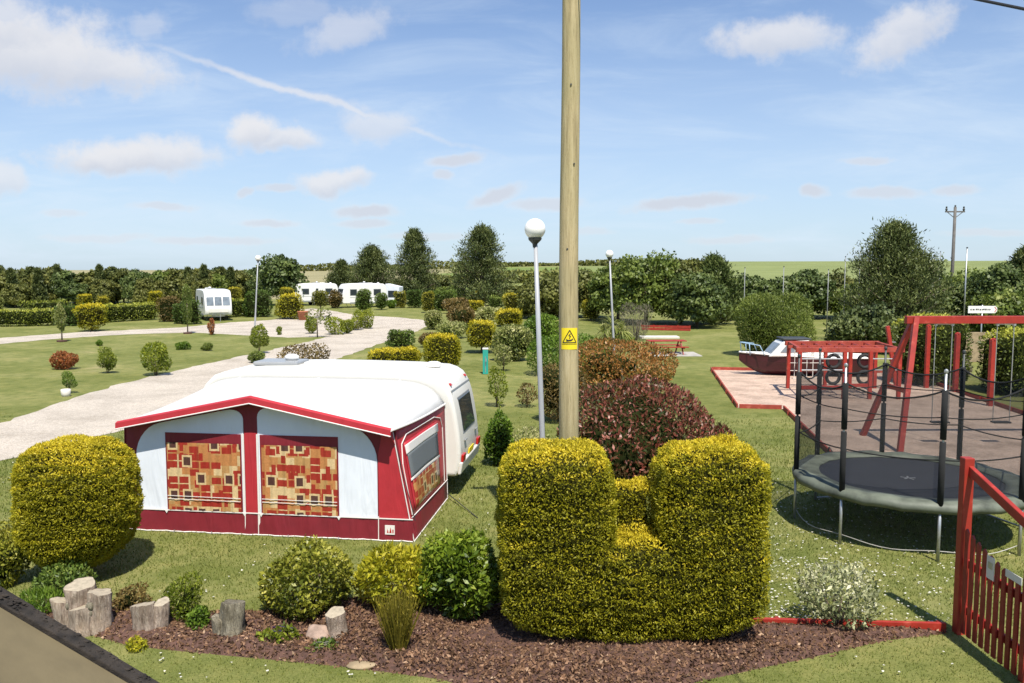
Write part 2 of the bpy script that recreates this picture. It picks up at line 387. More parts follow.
# ---------- trees ----------
def tree_meshes(w, h, seed, z0=.25, kind='broad', n=6000, L=.35, clump=.16, k=60, mat=None):
    g = np.random.default_rng(seed); P_, N_, T_ = [], [], []; tr = MB()
    rr = .03 * h
    if kind == 'broad':
        ctr = np.array([0, 0, h * (z0 + (1 - z0) * .48)]); half = np.array([w / 2, w / 2, h * (1 - z0) * .5])
        per = n // k; tr.tube([(0, 0, -.2), (g.uniform(-.1, .1), 0, h * .3), (g.uniform(-.3, .3), g.uniform(-.3, .3), h * .75)], [rr, rr * .75, rr * .25], 8)
        for i in range(k):
            d = unit(g.normal(size=(1, 3)))[0]; d[2] = d[2] * .9 + .12
            if z0 < .1 and d[2] < 0: d[:2] *= .97 / max(.35, math.hypot(d[0], d[1]))
            rad = g.uniform(.45, 1.0) ** .6
            c = ctr + d * half * rad * (1 - clump * .7) * g.uniform(.85, 1.1); r = clump * w * g.uniform(.6, 1.25)
            q = unit(g.normal(size=(per, 3))); q[:, 2] = np.abs(q[:, 2]) * np.where(g.uniform(size=per) < .75, 1, -1)
            pp = c + q * r * (g.uniform(.35, 1.0, per)[:, None]) * np.array([1, 1, .75]); P_.append(pp); N_.append(unit(q + d * .5))
            T_.append(np.full(per, g.normal() * .13) + g.normal(size=per) * .10)
            if i % 3 == 0: tr.tube([(0, 0, h * g.uniform(.2, .45)), tuple(c * .55 + np.array([0, 0, h * .1])), tuple(c)], [rr * .4, rr * .25, rr * .08], 5)
        asp, out, up, fc = .65, .15, .1, 1.2
    else:
        tr.tube([(0, 0, -.2), (0, 0, h * .5), (.1, .05, h * .97)], [rr, rr * .65, rr * .1], 8)
        nb = k; per = n // k
        for i in range(nb):
            u = (i + .5) / nb; zz = h * (z0 + (1 - z0) * u * .97)
            prof = (1 - u) ** .82 * (.84 + .16 * min(1, u / .15)) * 1.2 if kind == 'pine' else (1 - u ** 2.2) ** .6 * (.55 + .45 * min(1, u / .3))
            a = i * 2.399 + g.uniform(-.3, .3); l = w / 2 * prof * g.uniform(.62, 1.18) + .12
            dr = np.array([math.cos(a), math.sin(a), .30 + .55 * u + g.uniform(-.1, .25)]); e = np.array([0, 0, zz]) + dr * l * np.array([1, 1, .75])
            tr.tube([(0, 0, zz - .1), tuple((np.array([0, 0, zz]) + e) / 2 - np.array([0, 0, .05 * l])), tuple(e)], [rr * .28 * (1 - u) + .012, rr * .2 * (1 - u) + .01, .008], 5)
            s = g.uniform(0.12, 1.02, per) ** .6; sd_ = g.normal(size=(per, 3)) * (.042 * w + .05) * np.array([1, 1, .8])
            pp = np.array([0, 0, zz]) + (e - np.array([0, 0, zz])) * s[:, None] + sd_
            P_.append(pp); N_.append(unit(np.tile(dr * .6 + np.array([0, 0, .6]), (per, 1)) + sd_ * 2))
            T_.append(np.full(per, g.normal() * .12) + g.normal(size=per) * .13 + .22 * (s - .6))
        asp, out, up, fc = .26, .8, .5, .5; L = L * 1.25
    P_ = np.concatenate(P_); N_ = np.concatenate(N_); T_ = np.concatenate(T_) + .42
    V, Q = leaves(P_, N_, np.full(len(P_), L), asp, out, up, g, face=fc)
    m = mat if not isinstance(mat, str) else M[mat]
    me = arr_mesh('crown', V, [Q], np.clip(T_, 0, 1), [m])
    return me, tr
TREES = {}
def tree(name, label, cat, x, y, h, w, proto=None, group=None, rz=0., **kw):
    """proto: key under which a kind's meshes are kept and shared by its repeats"""
    t = thing(name, label, cat, (x, y, kw.pop('base', 0)), rz, group)
    if proto in TREES:
        cm, tm, h0, w0 = TREES[proto]; c = add_obj('crown', cm, t); k = add_obj('trunk', tm, t)
        t.scale = (w / w0, w / w0, h / h0)
    else:
        cm, tr = tree_meshes(w, h, **kw); c = add_obj('crown', cm, t); k = tr.build('trunk', M['trunk'], t, smooth=True)
        if proto: TREES[proto] = (cm, k.data, h, w)
    return t
# ---------- camera, sun, sky ----------
cam = bpy.data.cameras.new('camera'); co = bpy.data.objects.new('camera', cam); C.objects.link(co)
cam.sensor_width = 36; cam.lens = 36 * F / 1024; cam.clip_end = 9000; cam.clip_start = .1
co.location = (0, 0, H); co.rotation_euler = (math.pi / 2 - PIT, 0, 0); S.camera = co
EL = R(60); AZ = (.235, -.972)           # towards the sun, on the ground plan: behind the camera, a little right
sun = bpy.data.lights.new('sun', 'SUN'); so = bpy.data.objects.new('sun', sun); C.objects.link(so)
sun.energy = 5.0; sun.angle = R(.5); sun.color = (1, .94, .83)
so.rotation_euler = Vector((-AZ[0] * math.cos(EL), -AZ[1] * math.cos(EL), -math.sin(EL))).to_track_quat('-Z', 'Y').to_euler()
so.location = (0, -5, 30)
W = bpy.data.worlds.new('World'); S.world = W; W.use_nodes = True
def sky():
    nt = W.node_tree; nt.nodes.clear(); lk = nt.links.new
    o = N(nt, 'ShaderNodeOutputWorld'); bg = N(nt, 'ShaderNodeBackground'); lk(bg.outputs[0], o.inputs[0]); bg.inputs[1].default_value = .078
    st = N(nt, 'ShaderNodeTexSky', sky_type='NISHITA'); st.sun_disc = False; st.sun_elevation = EL
    st.sun_rotation = math.atan2(AZ[0], AZ[1]); st.air_density = 1.0; st.dust_density = .6; st.ozone_density = 1.6; st.altitude = 20
    tc = N(nt, 'ShaderNodeTexCoord'); sx = N(nt, 'ShaderNodeSeparateXYZ'); lk(tc.outputs['Generated'], sx.inputs[0])
    def mth(op, a, b=0., c=None, clamp=False):
        n = N(nt, 'ShaderNodeMath', operation=op); n.use_clamp = clamp
        for i, v in enumerate((a, b, c)):
            if v is None: continue
            if isinstance(v, (int, float)): n.inputs[i].default_value = v
            else: lk(v, n.inputs[i])
        return n.outputs[0]
    yy = mth('MAXIMUM', mth('ABSOLUTE', sx.outputs[1]), .05)
    cx = N(nt, 'ShaderNodeCombineXYZ'); lk(mth('DIVIDE', sx.outputs[0], yy), cx.inputs[0]); lk(mth('DIVIDE', sx.outputs[2], yy), cx.inputs[1])
    uv = cx.outputs[0]
    nz = noise(nt, 15, 6, .6, uv); nb = noise(nt, 42, 5, .62, uv)
    sub = N(nt, 'ShaderNodeVectorMath', operation='SUBTRACT'); lk(nz.outputs['Color'], sub.inputs[0]); sub.inputs[1].default_value = (.5, .5, .5)
    scl = N(nt, 'ShaderNodeVectorMath', operation='MULTIPLY'); lk(sub.outputs[0], scl.inputs[0]); scl.inputs[1].default_value = (.075, .045, 0)
    add = N(nt, 'ShaderNodeVectorMath', operation='ADD'); lk(uv, add.inputs[0]); lk(scl.outputs[0], add.inputs[1])
    scs = N(nt, 'ShaderNodeVectorMath', operation='MULTIPLY'); lk(sub.outputs[0], scs.inputs[0]); scs.inputs[1].default_value = (.05, .018, 0)
    ads = N(nt, 'ShaderNodeVectorMath', operation='ADD'); lk(uv, ads.inputs[0]); lk(scs.outputs[0], ads.inputs[1])
    rag = mth('MULTIPLY', mth('SUBTRACT', nb.outputs[0], .5), .85)
    big = [(25, 50, 92, 40, 4, 1.), (95, 64, 72, 24, 8, .95), (-10, 25, 70, 30, 0, .8), (153, 27, 19, 13, 0, .35), (345, 29, 46, 17, -14, .55), (295, 12, 40, 12, 0, .25),
           (118, 160, 66, 18, 2, 1.), (155, 158, 58, 19, -4, .95), (252, 130, 30, 17, 0, 1.), (277, 138, 40, 11, 0, .9), (377, 123, 36, 15, 4, .62),
           (335, 181, 42, 12, -4, .9), (-2, 178, 24, 17, 0, .7), (778, 38, 58, 19, -4, .85), (762, 42, 36, 16, 0, .8), (902, 34, 52, 22, -32, .85), (915, 22, 30, 14, -20, .6)]
    small = [(455, 160, 26, 6, -6, .6), (441, 175, 10, 5, 0, .5), (276, 188, 18, 4, 0, .5), (246, 193, 12, 4, -20, .5), (165, 207, 28, 4, 0, .45), (62, 214, 16, 4, 0, .35),
             (268, 223, 28, 4, 0, .5), (366, 212, 30, 6, 0, .6), (362, 223, 26, 4, 0, .5), (497, 196, 28, 8, -20, .6), (545, 205, 36, 7, 0, .5), (690, 203, 56, 7, -5, .62), (815, 191, 13, 7, 0, .6),
             (885, 192, 34, 6, 0, .5), (955, 190, 28, 5, 0, .5), (868, 160, 22, 4, 0, .45), (700, 222, 20, 3, 0, .4), (730, 240, 45, 4, 0, .35), (985, 233, 40, 4, 0, .35), (590, 232, 20, 4, 0, .3),
             (215, 240, 60, 4, 0, .4), (430, 236, 50, 4, 0, .35), (100, 238, 50, 4, 0, .3)]
    def uvof(px, py): a, b, c = ray(px, py); return a / b, c / b
    acc = None; shade = None
    for i, (x, y, a, b, rot, den) in enumerate(big + small):
        den = den if i < len(big) else min(1, den * 1.5)
        u, v = uvof(x, y); isb = i < len(big)
        mp = N(nt, 'ShaderNodeMapping', vector_type='TEXTURE'); mp.inputs['Location'].default_value = (u, v, 0); mp.inputs['Rotation'].default_value = (0, 0, R(-rot)); mp.inputs['Scale'].default_value = (a * 1.25 / F, b * 1.25 / F, 1)
        lk((add if isb else ads).outputs[0], mp.inputs[0]); ln = N(nt, 'ShaderNodeVectorMath', operation='LENGTH'); lk(mp.outputs[0], ln.inputs[0])
        mr = N(nt, 'ShaderNodeMapRange', interpolation_type='SMOOTHSTEP'); lk(mth('ADD', ln.outputs['Value'], rag), mr.inputs[0])
        for k, val in zip((1, 2, 3, 4), (1.12, .40, 0, den * .92)): mr.inputs[k].default_value = val
        acc = mr.outputs[0] if acc is None else mth('MAXIMUM', acc, mr.outputs[0])
        if isb:   # a cumulus is greyer under its base
            sy = N(nt, 'ShaderNodeSeparateXYZ'); lk(mp.outputs[0], sy.inputs[0])
            g = N(nt, 'ShaderNodeMapRange', interpolation_type='SMOOTHSTEP'); lk(sy.outputs[1], g.inputs[0])
            for k, val in zip((1, 2, 3, 4), (.35, -.75, 0., 1.)): g.inputs[k].default_value = val
            gg = mth('MULTIPLY', g.outputs[0], mr.outputs[0]); shade = gg if shade is None else mth('MAXIMUM', shade, gg)
        else:
            shade = mth('MAXIMUM', shade, mth('MULTIPLY', mr.outputs[0], .9))
    # vapour trail
    for (x0, y0, x1, y1, th, den) in ((120, 34, 500, 157, 4.6, .66), (255, 78, 430, 134, 6, .35)):
        (u0, v0), (u1, v1) = uvof(x0, y0), uvof(x1, y1)
        mp = N(nt, 'ShaderNodeMapping', vector_type='TEXTURE'); mp.inputs['Location'].default_value = ((u0 + u1) / 2, (v0 + v1) / 2, 0)
        mp.inputs['Rotation'].default_value = (0, 0, math.atan2(v1 - v0, u1 - u0)); mp.inputs['Scale'].default_value = (math.hypot(u1 - u0, v1 - v0) / 2, th / F, 1)
        lk(ads.outputs[0], mp.inputs[0]); ln = N(nt, 'ShaderNodeVectorMath', operation='LENGTH'); lk(mp.outputs[0], ln.inputs[0])
        mr = N(nt, 'ShaderNodeMapRange', interpolation_type='SMOOTHSTEP'); lk(mth('ADD', ln.outputs['Value'], mth('MULTIPLY', rag, .5)), mr.inputs[0])
        for k, val in zip((1, 2, 3, 4), (1.15, .2, 0, den)): mr.inputs[k].default_value = val
        acc = mth('MAXIMUM', acc, mr.outputs[0])
    # thin high veil, denser low down
    mp = N(nt, 'ShaderNodeMapping'); mp.inputs['Scale'].default_value = (1.6, 7.5, 1); mp.inputs['Rotation'].default_value = (0, 0, R(5)); lk(uv, mp.inputs[0])
    ci = noise(nt, 2.2, 7, .62, mp.outputs[0], .6); cr = N(nt, 'ShaderNodeMapRange', interpolation_type='SMOOTHSTEP'); lk(ci.outputs[0], cr.inputs[0])
    for k, val in zip((1, 2, 3, 4), (.40, .80, .0, .36)): cr.inputs[k].default_value = val
    lo = N(nt, 'ShaderNodeMapRange', interpolation_type='SMOOTHSTEP'); lk(sx.outputs[2], lo.inputs[0])
    for k, val in zip((1, 2, 3, 4), (.42, .0, .06, .62)): lo.inputs[k].default_value = val
    veil = mth('ADD', mth('MULTIPLY', cr.outputs[0], .8), lo.outputs[0], clamp=True)
    up = mth('GREATER_THAN', sx.outputs[2], .0); veil = mth('MULTIPLY', veil, up); acc = mth('MULTIPLY', acc, up)
    base = mixc(nt, 1.0, st.outputs[0], (.74, 1.01, 1.34), 'MULTIPLY')
    c1 = mixc(nt, veil, base, (7.0, 8.1, 9.3)); cl = mixc(nt, shade, (7.9, 7.9, 8.15), (5.7, 6.1, 7.0))
    lk(mixc(nt, acc, c1, cl), bg.inputs[0])
    W.cycles.sampling_method = 'MANUAL'; W.cycles.sample_map_resolution = 512
sky()
S.view_settings.view_transform = 'Standard'; S.view_settings.look = 'None'; S.view_settings.exposure = .45; S.view_settings.gamma = 1
try: S.view_settings.use_curve_mapping = False
except Exception: pass
S.cycles.max_bounces = 6; S.cycles.transparent_max_bounces = 24; S.cycles.use_denoising = True
S.cycles.sample_clamp_indirect = 6; S.cycles.caustics_reflective = False; S.cycles.caustics_refractive = False

# ---------- polygons on the ground ----------
def poly_sdf(poly):
    A = np.array([(p[0], p[1]) for p in poly]); B = np.roll(A, -1, 0)
    def f(q):
        q = np.asarray(q, float)[:, :2]; d = np.full(len(q), 1e9); ins = np.zeros(len(q), bool)
        for a, b in zip(A, B):
            e = b - a; w = q - a; t = np.clip((w @ e) / (e @ e), 0, 1); d = np.minimum(d, np.linalg.norm(w - t[:, None] * e, axis=1))
            c = ((a[1] > q[:, 1]) != (b[1] > q[:, 1])); xx = (b[0] - a[0]) * (q[:, 1] - a[1]) / ((b[1] - a[1]) if abs(b[1] - a[1]) > 1e-9 else 1e-9) + a[0]
            ins ^= c & (q[:, 0] < xx)
        return np.where(ins, -d, d)
    return f
def soft_edge(poly, step, amp, seed=3):
    g = random.Random(seed); out = []
    for i, a in enumerate(poly):
        b = poly[(i + 1) % len(poly)]; a = Vector((a[0], a[1], 0)); b = Vector((b[0], b[1], 0)); n = max(1, min(60, int((b - a).length / step)))
        for k in range(n):
            p = a.lerp(b, k / n); out.append((p.x + g.uniform(-amp, amp), p.y + g.uniform(-amp, amp)))
    return out
def sheet(name, poly, z, mat):
    me = bpy.data.meshes.new(name); bm = bmesh.new(); f = bm.faces.new([bm.verts.new((p[0], p[1], z)) for p in poly])
    f.normal_update()
    if f.normal.z < 0: f.normal_flip()
    bmesh.ops.triangulate(bm, faces=bm.faces[:]); bm.to_mesh(me); bm.free(); me.materials.append(mat)
    return tag(add_obj(name, me), kind='structure')

# ground materials
def lawn_mat():
    m, nt, b, o = new_mat('lawn_and_fields'); lk = nt.links.new
    t = N(nt, 'ShaderNodeTexCoord'); v = t.outputs['Object']
    n1 = noise(nt, .22, 5, .6, v); n2 = noise(nt, 2.2, 6, .65, v); n6 = noise(nt, .75, 5, .7, v, .5); n3 = noise(nt, 26, 4, .7, v); n4 = noise(nt, 110, 3, .7, v)
    r1 = ramp(nt, [(.32, (.142, .160, .040)), (.5, (.188, .202, .060)), (.64, (.235, .235, .084)), (.74, (.30, .27, .13))]); lk(n1.outputs[0], r1.inputs[0])
    r2 = ramp(nt, [(.3, (.70, .76, .62)), (.5, (1, 1, 1)), (.72, (1.3, 1.18, 1.25))]); lk(n2.outputs[0], r2.inputs[0])
    r3 = ramp(nt, [(.3, (.62, .66, .55)), (.52, (1, 1, 1)), (.75, (1.35, 1.3, 1.35))]); lk(n3.outputs[0], r3.inputs[0])
    r4 = ramp(nt, [(.3, (.6, .64, .5)), (.5, (1, 1, 1)), (.72, (1.4, 1.35, 1.4))]); lk(n4.outputs[0], r4.inputs[0])
    r6 = ramp(nt, [(.34, (.80, .84, .72)), (.5, (1, 1, 1)), (.66, (1.18, 1.10, 1.15))]); lk(n6.outputs[0], r6.inputs[0])
    c = mixc(nt, 1., r1.outputs[0], r2.outputs[0], 'MULTIPLY'); c = mixc(nt, 1., c, r6.outputs[0], 'MULTIPLY'); c = mixc(nt, .8, c, r3.outputs[0], 'MULTIPLY'); c = mixc(nt, .7, c, r4.outputs[0], 'MULTIPLY')
    # farmland further out: big blocks of crop and pasture
    mp = N(nt, 'ShaderNodeMapping'); mp.inputs['Scale'].default_value = (.0045, .0075, 1); lk(v, mp.inputs[0])
    vo = N(nt, 'ShaderNodeTexVoronoi'); vo.inputs['Scale'].default_value = 1; lk(mp.outputs[0], vo.inputs['Vector'])
    sp_ = N(nt, 'ShaderNodeSeparateColor'); lk(vo.outputs['Color'], sp_.inputs[0])
    rf = ramp(nt, [(0, (.15, .21, .05)), (.45, (.19, .24, .065)), (.6, (.30, .26, .13)), (.8, (.20, .23, .07)), (1, (.26, .24, .10))]); lk(sp_.outputs[0], rf.inputs[0])
    sx = N(nt, 'ShaderNodeSeparateXYZ'); lk(v, sx.inputs[0])
    # the slope to the right is one green pasture, the one to the left is stubble
    mr = N(nt, 'ShaderNodeMapRange'); lk(sx.outputs[0], mr.inputs[0]); mr.inputs[1].default_value = 30; mr.inputs[2].default_value = 40
    rf2 = mixc(nt, mr.outputs[0], rf.outputs[0], (.20, .232, .085))
    ml = N(nt, 'ShaderNodeMapRange'); lk(sx.outputs[0], ml.inputs[0]); ml.inputs[1].default_value = -26; ml.inputs[2].default_value = -34
    rf3 = mixc(nt, ml.outputs[0], rf2, (.29, .26, .14))
    nf = noise(nt, .05, 5, .6, v); rn = ramp(nt, [(.3, (.85, .86, .84)), (.7, (1.12, 1.1, 1.1))]); lk(nf.outputs[0], rn.inputs[0]); fld = mixc(nt, 1., rf3, rn.outputs[0], 'MULTIPLY')
    my = N(nt, 'ShaderNodeMapRange'); lk(sx.outputs[1], my.inputs[0]); my.inputs[1].default_value = 128; my.inputs[2].default_value = 134
    lk(mixc(nt, my.outputs[0], c, fld), b.inputs['Base Color']); b.inputs['Roughness'].default_value = .85; b.inputs['Specular IOR Level'].default_value = .15
    ad = N(nt, 'ShaderNodeMath', operation='ADD'); lk(n3.outputs[0], ad.inputs[0]); lk(n4.outputs[0], ad.inputs[1]); bump(nt, b, ad.outputs[0], .6, .03)
    return m
def gravel_mat(name, stops, sc=45, patch=.5, lo=.80):
    m, nt, b, o = new_mat(name); lk = nt.links.new; v = N(nt, 'ShaderNodeTexCoord').outputs['Object']
    vo = N(nt, 'ShaderNodeTexVoronoi'); vo.inputs['Scale'].default_value = sc; lk(v, vo.inputs['Vector'])
    s = N(nt, 'ShaderNodeSeparateColor'); lk(vo.outputs['Color'], s.inputs[0]); r = ramp(nt, stops); lk(s.outputs[0], r.inputs[0])
    n = noise(nt, patch, 6, .65, v); rn = ramp(nt, [(.3, (lo, lo * .98, lo * .95)), (.55, (1, 1, 1)), (.75, (1.1, 1.08, 1.06))]); lk(n.outputs[0], rn.inputs[0])
    n5 = noise(nt, 7, 4, .7, v); r5 = ramp(nt, [(.3, (.78, .76, .74)), (.6, (1.04, 1.03, 1.02))]); lk(n5.outputs[0], r5.inputs[0])
    c = mixc(nt, 1., r.outputs[0], rn.outputs[0], 'MULTIPLY'); lk(mixc(nt, .8, c, r5.outputs[0], 'MULTIPLY'), b.inputs['Base Color'])
    b.inputs['Roughness'].default_value = .9; bump(nt, b, vo.outputs['Distance'], .9, .02); return m
M['lawn'] = lawn_mat()
M['drive'] = gravel_mat('pale_gravel', [(0, (.40, .34, .27)), (.4, (.56, .49, .41)), (.75, (.66, .60, .51)), (1, (.44, .39, .34))], 45, .45, .72)
M['play'] = gravel_mat('pink_play_gravel', [(0, (.45, .325, .25)), (.4, (.62, .45, .345)), (.8, (.70, .54, .43)), (1, (.48, .36, .285))], 50, 1.1, .62)
M['soil'] = paint('bark_mulch', (.12, .062, .045), .95, .3, 14, bumpy=1.)

def hz(x, y):
    D = math.hypot(x, y)
    if y < 1 or D < 130: return 0.0
    px = 512 + F * x / y
    xs = [(-400, -1), (230, -1), (300, 0), (470, 4), (530, 7), (620, 7), (720, 8.2), (1100, 7.8), (1800, 6)]
    t = xs[0][1]
    for (a, ta), (b, tb_) in zip(xs, xs[1:]):
        if px >= b: t = tb_
        elif px >= a: t = ta + (tb_ - ta) * (px - a) / (b - a); break
    k = min(1, (D - 130) / 400); k = k * k * (3 - 2 * k); f = min(1, max(0, (y - 1) / 40))
    return (4.6 + t * min(D, 530) / F) * k * f
def ground():
    rs = [0, 5, 15, 30, 60, 100, 130, 150, 175, 200, 230, 260, 300, 340, 380, 420, 460, 500, 530, 560, 700, 1200, 2500, 6000]; n = 144; vs = [(0, 0, 0)]; fs = []
    for r in rs[1:]:
        for j in range(n):
            a = 2 * math.pi * j / n; x, y = r * math.sin(a), r * math.cos(a); vs.append((x, y, hz(x, y)))
    for j in range(n): fs.append((0, 1 + (j + 1) % n, 1 + j))
    for i in range(len(rs) - 2):
        for j in range(n):
            a = 1 + i * n + j; b = 1 + i * n + (j + 1) % n; fs.append((a, b, b + n, a + n))
    m = MB(); m.add(vs, fs); o = m.build('ground', M['lawn'], smooth=True); tag(o, kind='structure')
ground()
g2 = lambda *pts: [(P(x, y).x, P(x, y).y) for x, y in pts]
drive = g2((-60, 485), (0, 461), (60, 446), (130, 428), (215, 398), (300, 372), (335, 360), (362, 350), (385, 342), (413, 333), (427, 326), (426, 320.5), (400, 317.5), (372, 316), (353, 314.5), (330, 310.5), (312, 308.5), (299, 309.5),
           (297, 316), (272, 320), (230, 322.5), (182, 327.5), (75, 332.5), (0, 338), (-90, 342), (-90, 350.5), (0, 344), (60, 338.5), (125, 334.5), (190, 332.5), (240, 335), (290, 337.5), (329, 336.6), (300, 343.5), (280, 348), (200, 365), (120, 384), (60, 403), (0, 424), (-60, 440))
sheet('gravel_drive', soft_edge(drive, .55, .13), .006, M['drive'])
play = [(9.2, 37.9), (7.54, 27.3), (9.0, 27.05), (7.55, 17.9), (15.3, 16.7), (17.4, 36.6)]
sheet('play_area_gravel', play, .006, M['play'])
bed = g2((40, 612), (85, 598), (130, 604), (200, 612), (262, 612), (300, 603), (400, 596), (480, 590), (540, 596), (640, 606), (744, 624), (946, 628), (946, 634), (885, 641), (820, 656), (690, 684), (640, 700), (500, 700), (440, 680), (350, 668), (250, 658), (165, 650), (125, 645), (80, 632), (40, 625))
bsdf = poly_sdf(bed)
def make_bed():
    xs = np.array([p[0] for p in bed]); ys = np.array([p[1] for p in bed]); st = .06
    ax = np.arange(xs.min() - .2, xs.max() + .2, st); ay = np.arange(ys.min() - .2, ys.max() + .2, st)
    G = np.stack(np.meshgrid(ax, ay, indexing='ij'), -1); q = G.reshape(-1, 2); d = bsdf(q).reshape(G.shape[:2]); q3 = np.column_stack([q, q[:, 0] * 0])
    nz = (mknoise(5, 9)(q3) * .012 + mknoise(6, 3)(q3) * .018).reshape(d.shape)
    z = np.where(d < 0, np.minimum(.075, -d * .45), -d * .5) - .004 + nz * np.clip(-d * 4, 0, 1)
    k = G.shape[:2]; I = np.arange(k[0] * k[1]).reshape(k); ok = (d < .12); cell = ok[:-1, :-1] & ok[1:, 1:] & ok[1:, :-1] & ok[:-1, 1:]
    Q = np.stack([I[:-1, :-1], I[1:, :-1], I[1:, 1:], I[:-1, 1:]], -1)[cell]
    me = arr_mesh('flower_bed_soil', np.column_stack([q, z.ravel()]), [Q], np.zeros(len(Q)), [M['soil']]); tag(add_obj('flower_bed_soil', me), kind='structure')
    # bark chips lying over it
    n = 26000; p = rng.uniform((xs.min(), ys.min()), (xs.max(), ys.max()), (n * 3, 2)); dd = bsdf(p); p = p[dd < rng.normal(size=len(p)) * .03][:n]; dd = bsdf(p)
    p3 = np.column_stack([p, p[:, 0] * 0]); z = np.minimum(.075, np.maximum(0, -dd) * .45) + mknoise(5, 9)(p3) * .01 + .012
    p3[:, 2] = z; up = np.tile([0, 0, 1.], (len(p), 1)) + rng.normal(size=(len(p), 3)) * .35
    V, Q = leaves(p3, unit(rng.normal(size=(len(p), 3)) * np.array([1, 1, .25])), rng.uniform(.022, .065, len(p)), .5, 1., 0.05, rng)
    me = arr_mesh('bark_chips', V, [Q], np.clip(.4 + .22 * rng.normal(size=len(Q)), 0, 1), [M['bark']]); tag(add_obj('bark_chips', me), 'reddish brown bark chips covering the flower bed', 'bark chips', kind='stuff')
make_bed()
dsdf = poly_sdf(drive); psdf = poly_sdf(play)
def make_grass():
    n = 300000; D = np.sqrt(rng.uniform(8.6 ** 2, 27 ** 2, n)); x = D * rng.uniform(-.68, .68, n); p = np.column_stack([x, D, D * 0])
    keep = (bsdf(p) > -.03) & (dsdf(p) > 0.02) & (psdf(p) > .1) & (rng.uniform(size=n) < np.clip(1.55 - D / 17, 0, 1)); p = p[keep]; n = len(p)
    hgt = rng.uniform(.02, .05, n) * np.clip(p[:, 1] / 12, .8, 1.6); a = rng.uniform(0, 6.28, n); w = .006 * np.clip(p[:, 1] / 10, 1, 2)
    V = np.empty((n, 3, 3)); s = np.column_stack([np.cos(a), np.sin(a), a * 0]) * w[:, None]; V[:, 0] = p - s; V[:, 1] = p + s
    V[:, 2] = p + np.column_stack([rng.normal(size=n) * .4, rng.normal(size=n) * .4, np.ones(n)]) * hgt[:, None]
    t = np.clip(.4 + .2 * rng.normal(size=n) + .16 * mknoise(9, 1.2)(p), 0, 1)
    me = arr_mesh('lawn_grass', V.reshape(-1, 3), [np.arange(3 * n).reshape(n, 3)], t, [M['grass']]); tag(add_obj('lawn_grass', me), 'short mown green grass of the near lawn', 'grass', kind='stuff')
    # daisies
    c = []
    for (x0, x1, y0, y1, k) in ((755, 960, 470, 625, 620), (600, 1020, 440, 600, 120), (765, 880, 560, 622, 330), (150, 330, 545, 600, 60), (380, 500, 480, 540, 40), (150, 420, 655, 683, 30), (700, 960, 640, 683, 22), (0, 120, 430, 500, 25)):
        for _ in range(k):
            q = P(random.uniform(x0, x1), random.uniform(y0, y1)); c.append(q)
    c = np.array(c); nz = mknoise(21, 1.6)(c); c = c[(bsdf(c) > .1) & (dsdf(c) > .1) & (psdf(c) > .1) & (nz > -.7)]; n = len(c); c[:, 2] = .045
    r = rng.uniform(.010, .019, n); V = np.empty((n, 6, 3))
    for k in range(6):
        V[:, k] = c + np.column_stack([np.cos(k * 1.047) * r, np.sin(k * 1.047) * r, rng.uniform(-.4, .4, n) * r])
    me = arr_mesh('daisies', V.reshape(-1, 3), [np.arange(6 * n).reshape(n, 6)], rng.uniform(0, 1, n), [M['petal']]); tag(add_obj('daisies', me), 'white daisies scattered through the lawn', 'daisies', kind='stuff')
make_grass()
# ---------- hard things ----------
M['white'] = paint('white_gloss_body', (.80, .79, .76), .3, .02, 1.5)
M['cream'] = paint('cream_body', (.72, .70, .64), .35, .03, 1.5)
M['greywhite'] = paint('pale_grey_fabric', (.72, .76, .82), .7, .03, 2.)
M['roofcanvas'] = paint('white_canvas', (.60, .60, .585), .6, .02, 2.)
M['maroon'] = paint('maroon_fabric', (.20, .012, .022), .6, .08, 3., bumpy=.1)
M['redfab'] = paint('red_fabric', (.42, .025, .035), .55, .06, 3., bumpy=.1)
M['piping'] = paint('white_piping', (.75, .72, .68), .5, .02)
M['red'] = paint('red_timber_paint', (.35, .028, .016), .5, .13, 5., bumpy=.15)
M['redold'] = paint('faded_red_timber', (.36, .055, .032), .65, .2, 4., bumpy=.2)
M['reddark'] = paint('dark_red_and_shaded', (.27, .022, .016), .55, .2, 5., bumpy=.15)  # dark timber, and the shade painted into the gate pickets
def faded(m, c):
    e = [n for n in m.node_tree.nodes if n.type == 'VALTORGB'][0].color_ramp.elements; e[2].position = .72; e[2].color = (*c, 1); e[1].position = .60
faded(M['red'], (.45, .085, .055)); faded(M['redold'], (.46, .13, .09)); faded(M['reddark'], (.33, .05, .035))
M['black'] = paint('black_foam', (.012, .0125, .013), .95, .2, 6.)
M['rubber'] = paint('tyre_rubber', (.02, .02, .021), .8, .2, 6.)
M['bedmat'] = paint('trampoline_mat', (.018, .02, .027), .7, .1, 3.)
M['pad'] = paint('green_grey_pad', (.125, .14, .105), .6, .34, 2.2)
M['steel'] = paint('galvanised_steel', (.46, .47, .47), .4, .1, 8., .7)
M['lamp_post'] = paint('grey_lamp_post', (.37, .38, .40), .4, .06, 2.)
M['globe'] = paint('opal_globe', (.86, .85, .82), .3, .01)
M['dkmetal'] = paint('dark_metal', (.06, .065, .065), .5, .15, 6., .3)
M['mast'] = paint('grey_mast', (.24, .25, .25), .6, .1, 6.)
M['oldpole'] = paint('dark_old_pole', (.13, .12, .11), .8, .15, 4.)
M['glass'] = paint('dark_window_glass', (.035, .045, .05), .06, .1, 1.)
M['glassl'] = paint('pale_window_glass', (.20, .235, .265), .10, .2, 2.)
M['redlens'] = paint('red_lens', (.45, .012, .01), .2, .02)
M['hull'] = paint('maroon_hull', (.05, .008, .012), .35, .1, 3.)
M['teal'] = paint('teal_plastic', (.03, .34, .27), .45, .06, 3.)
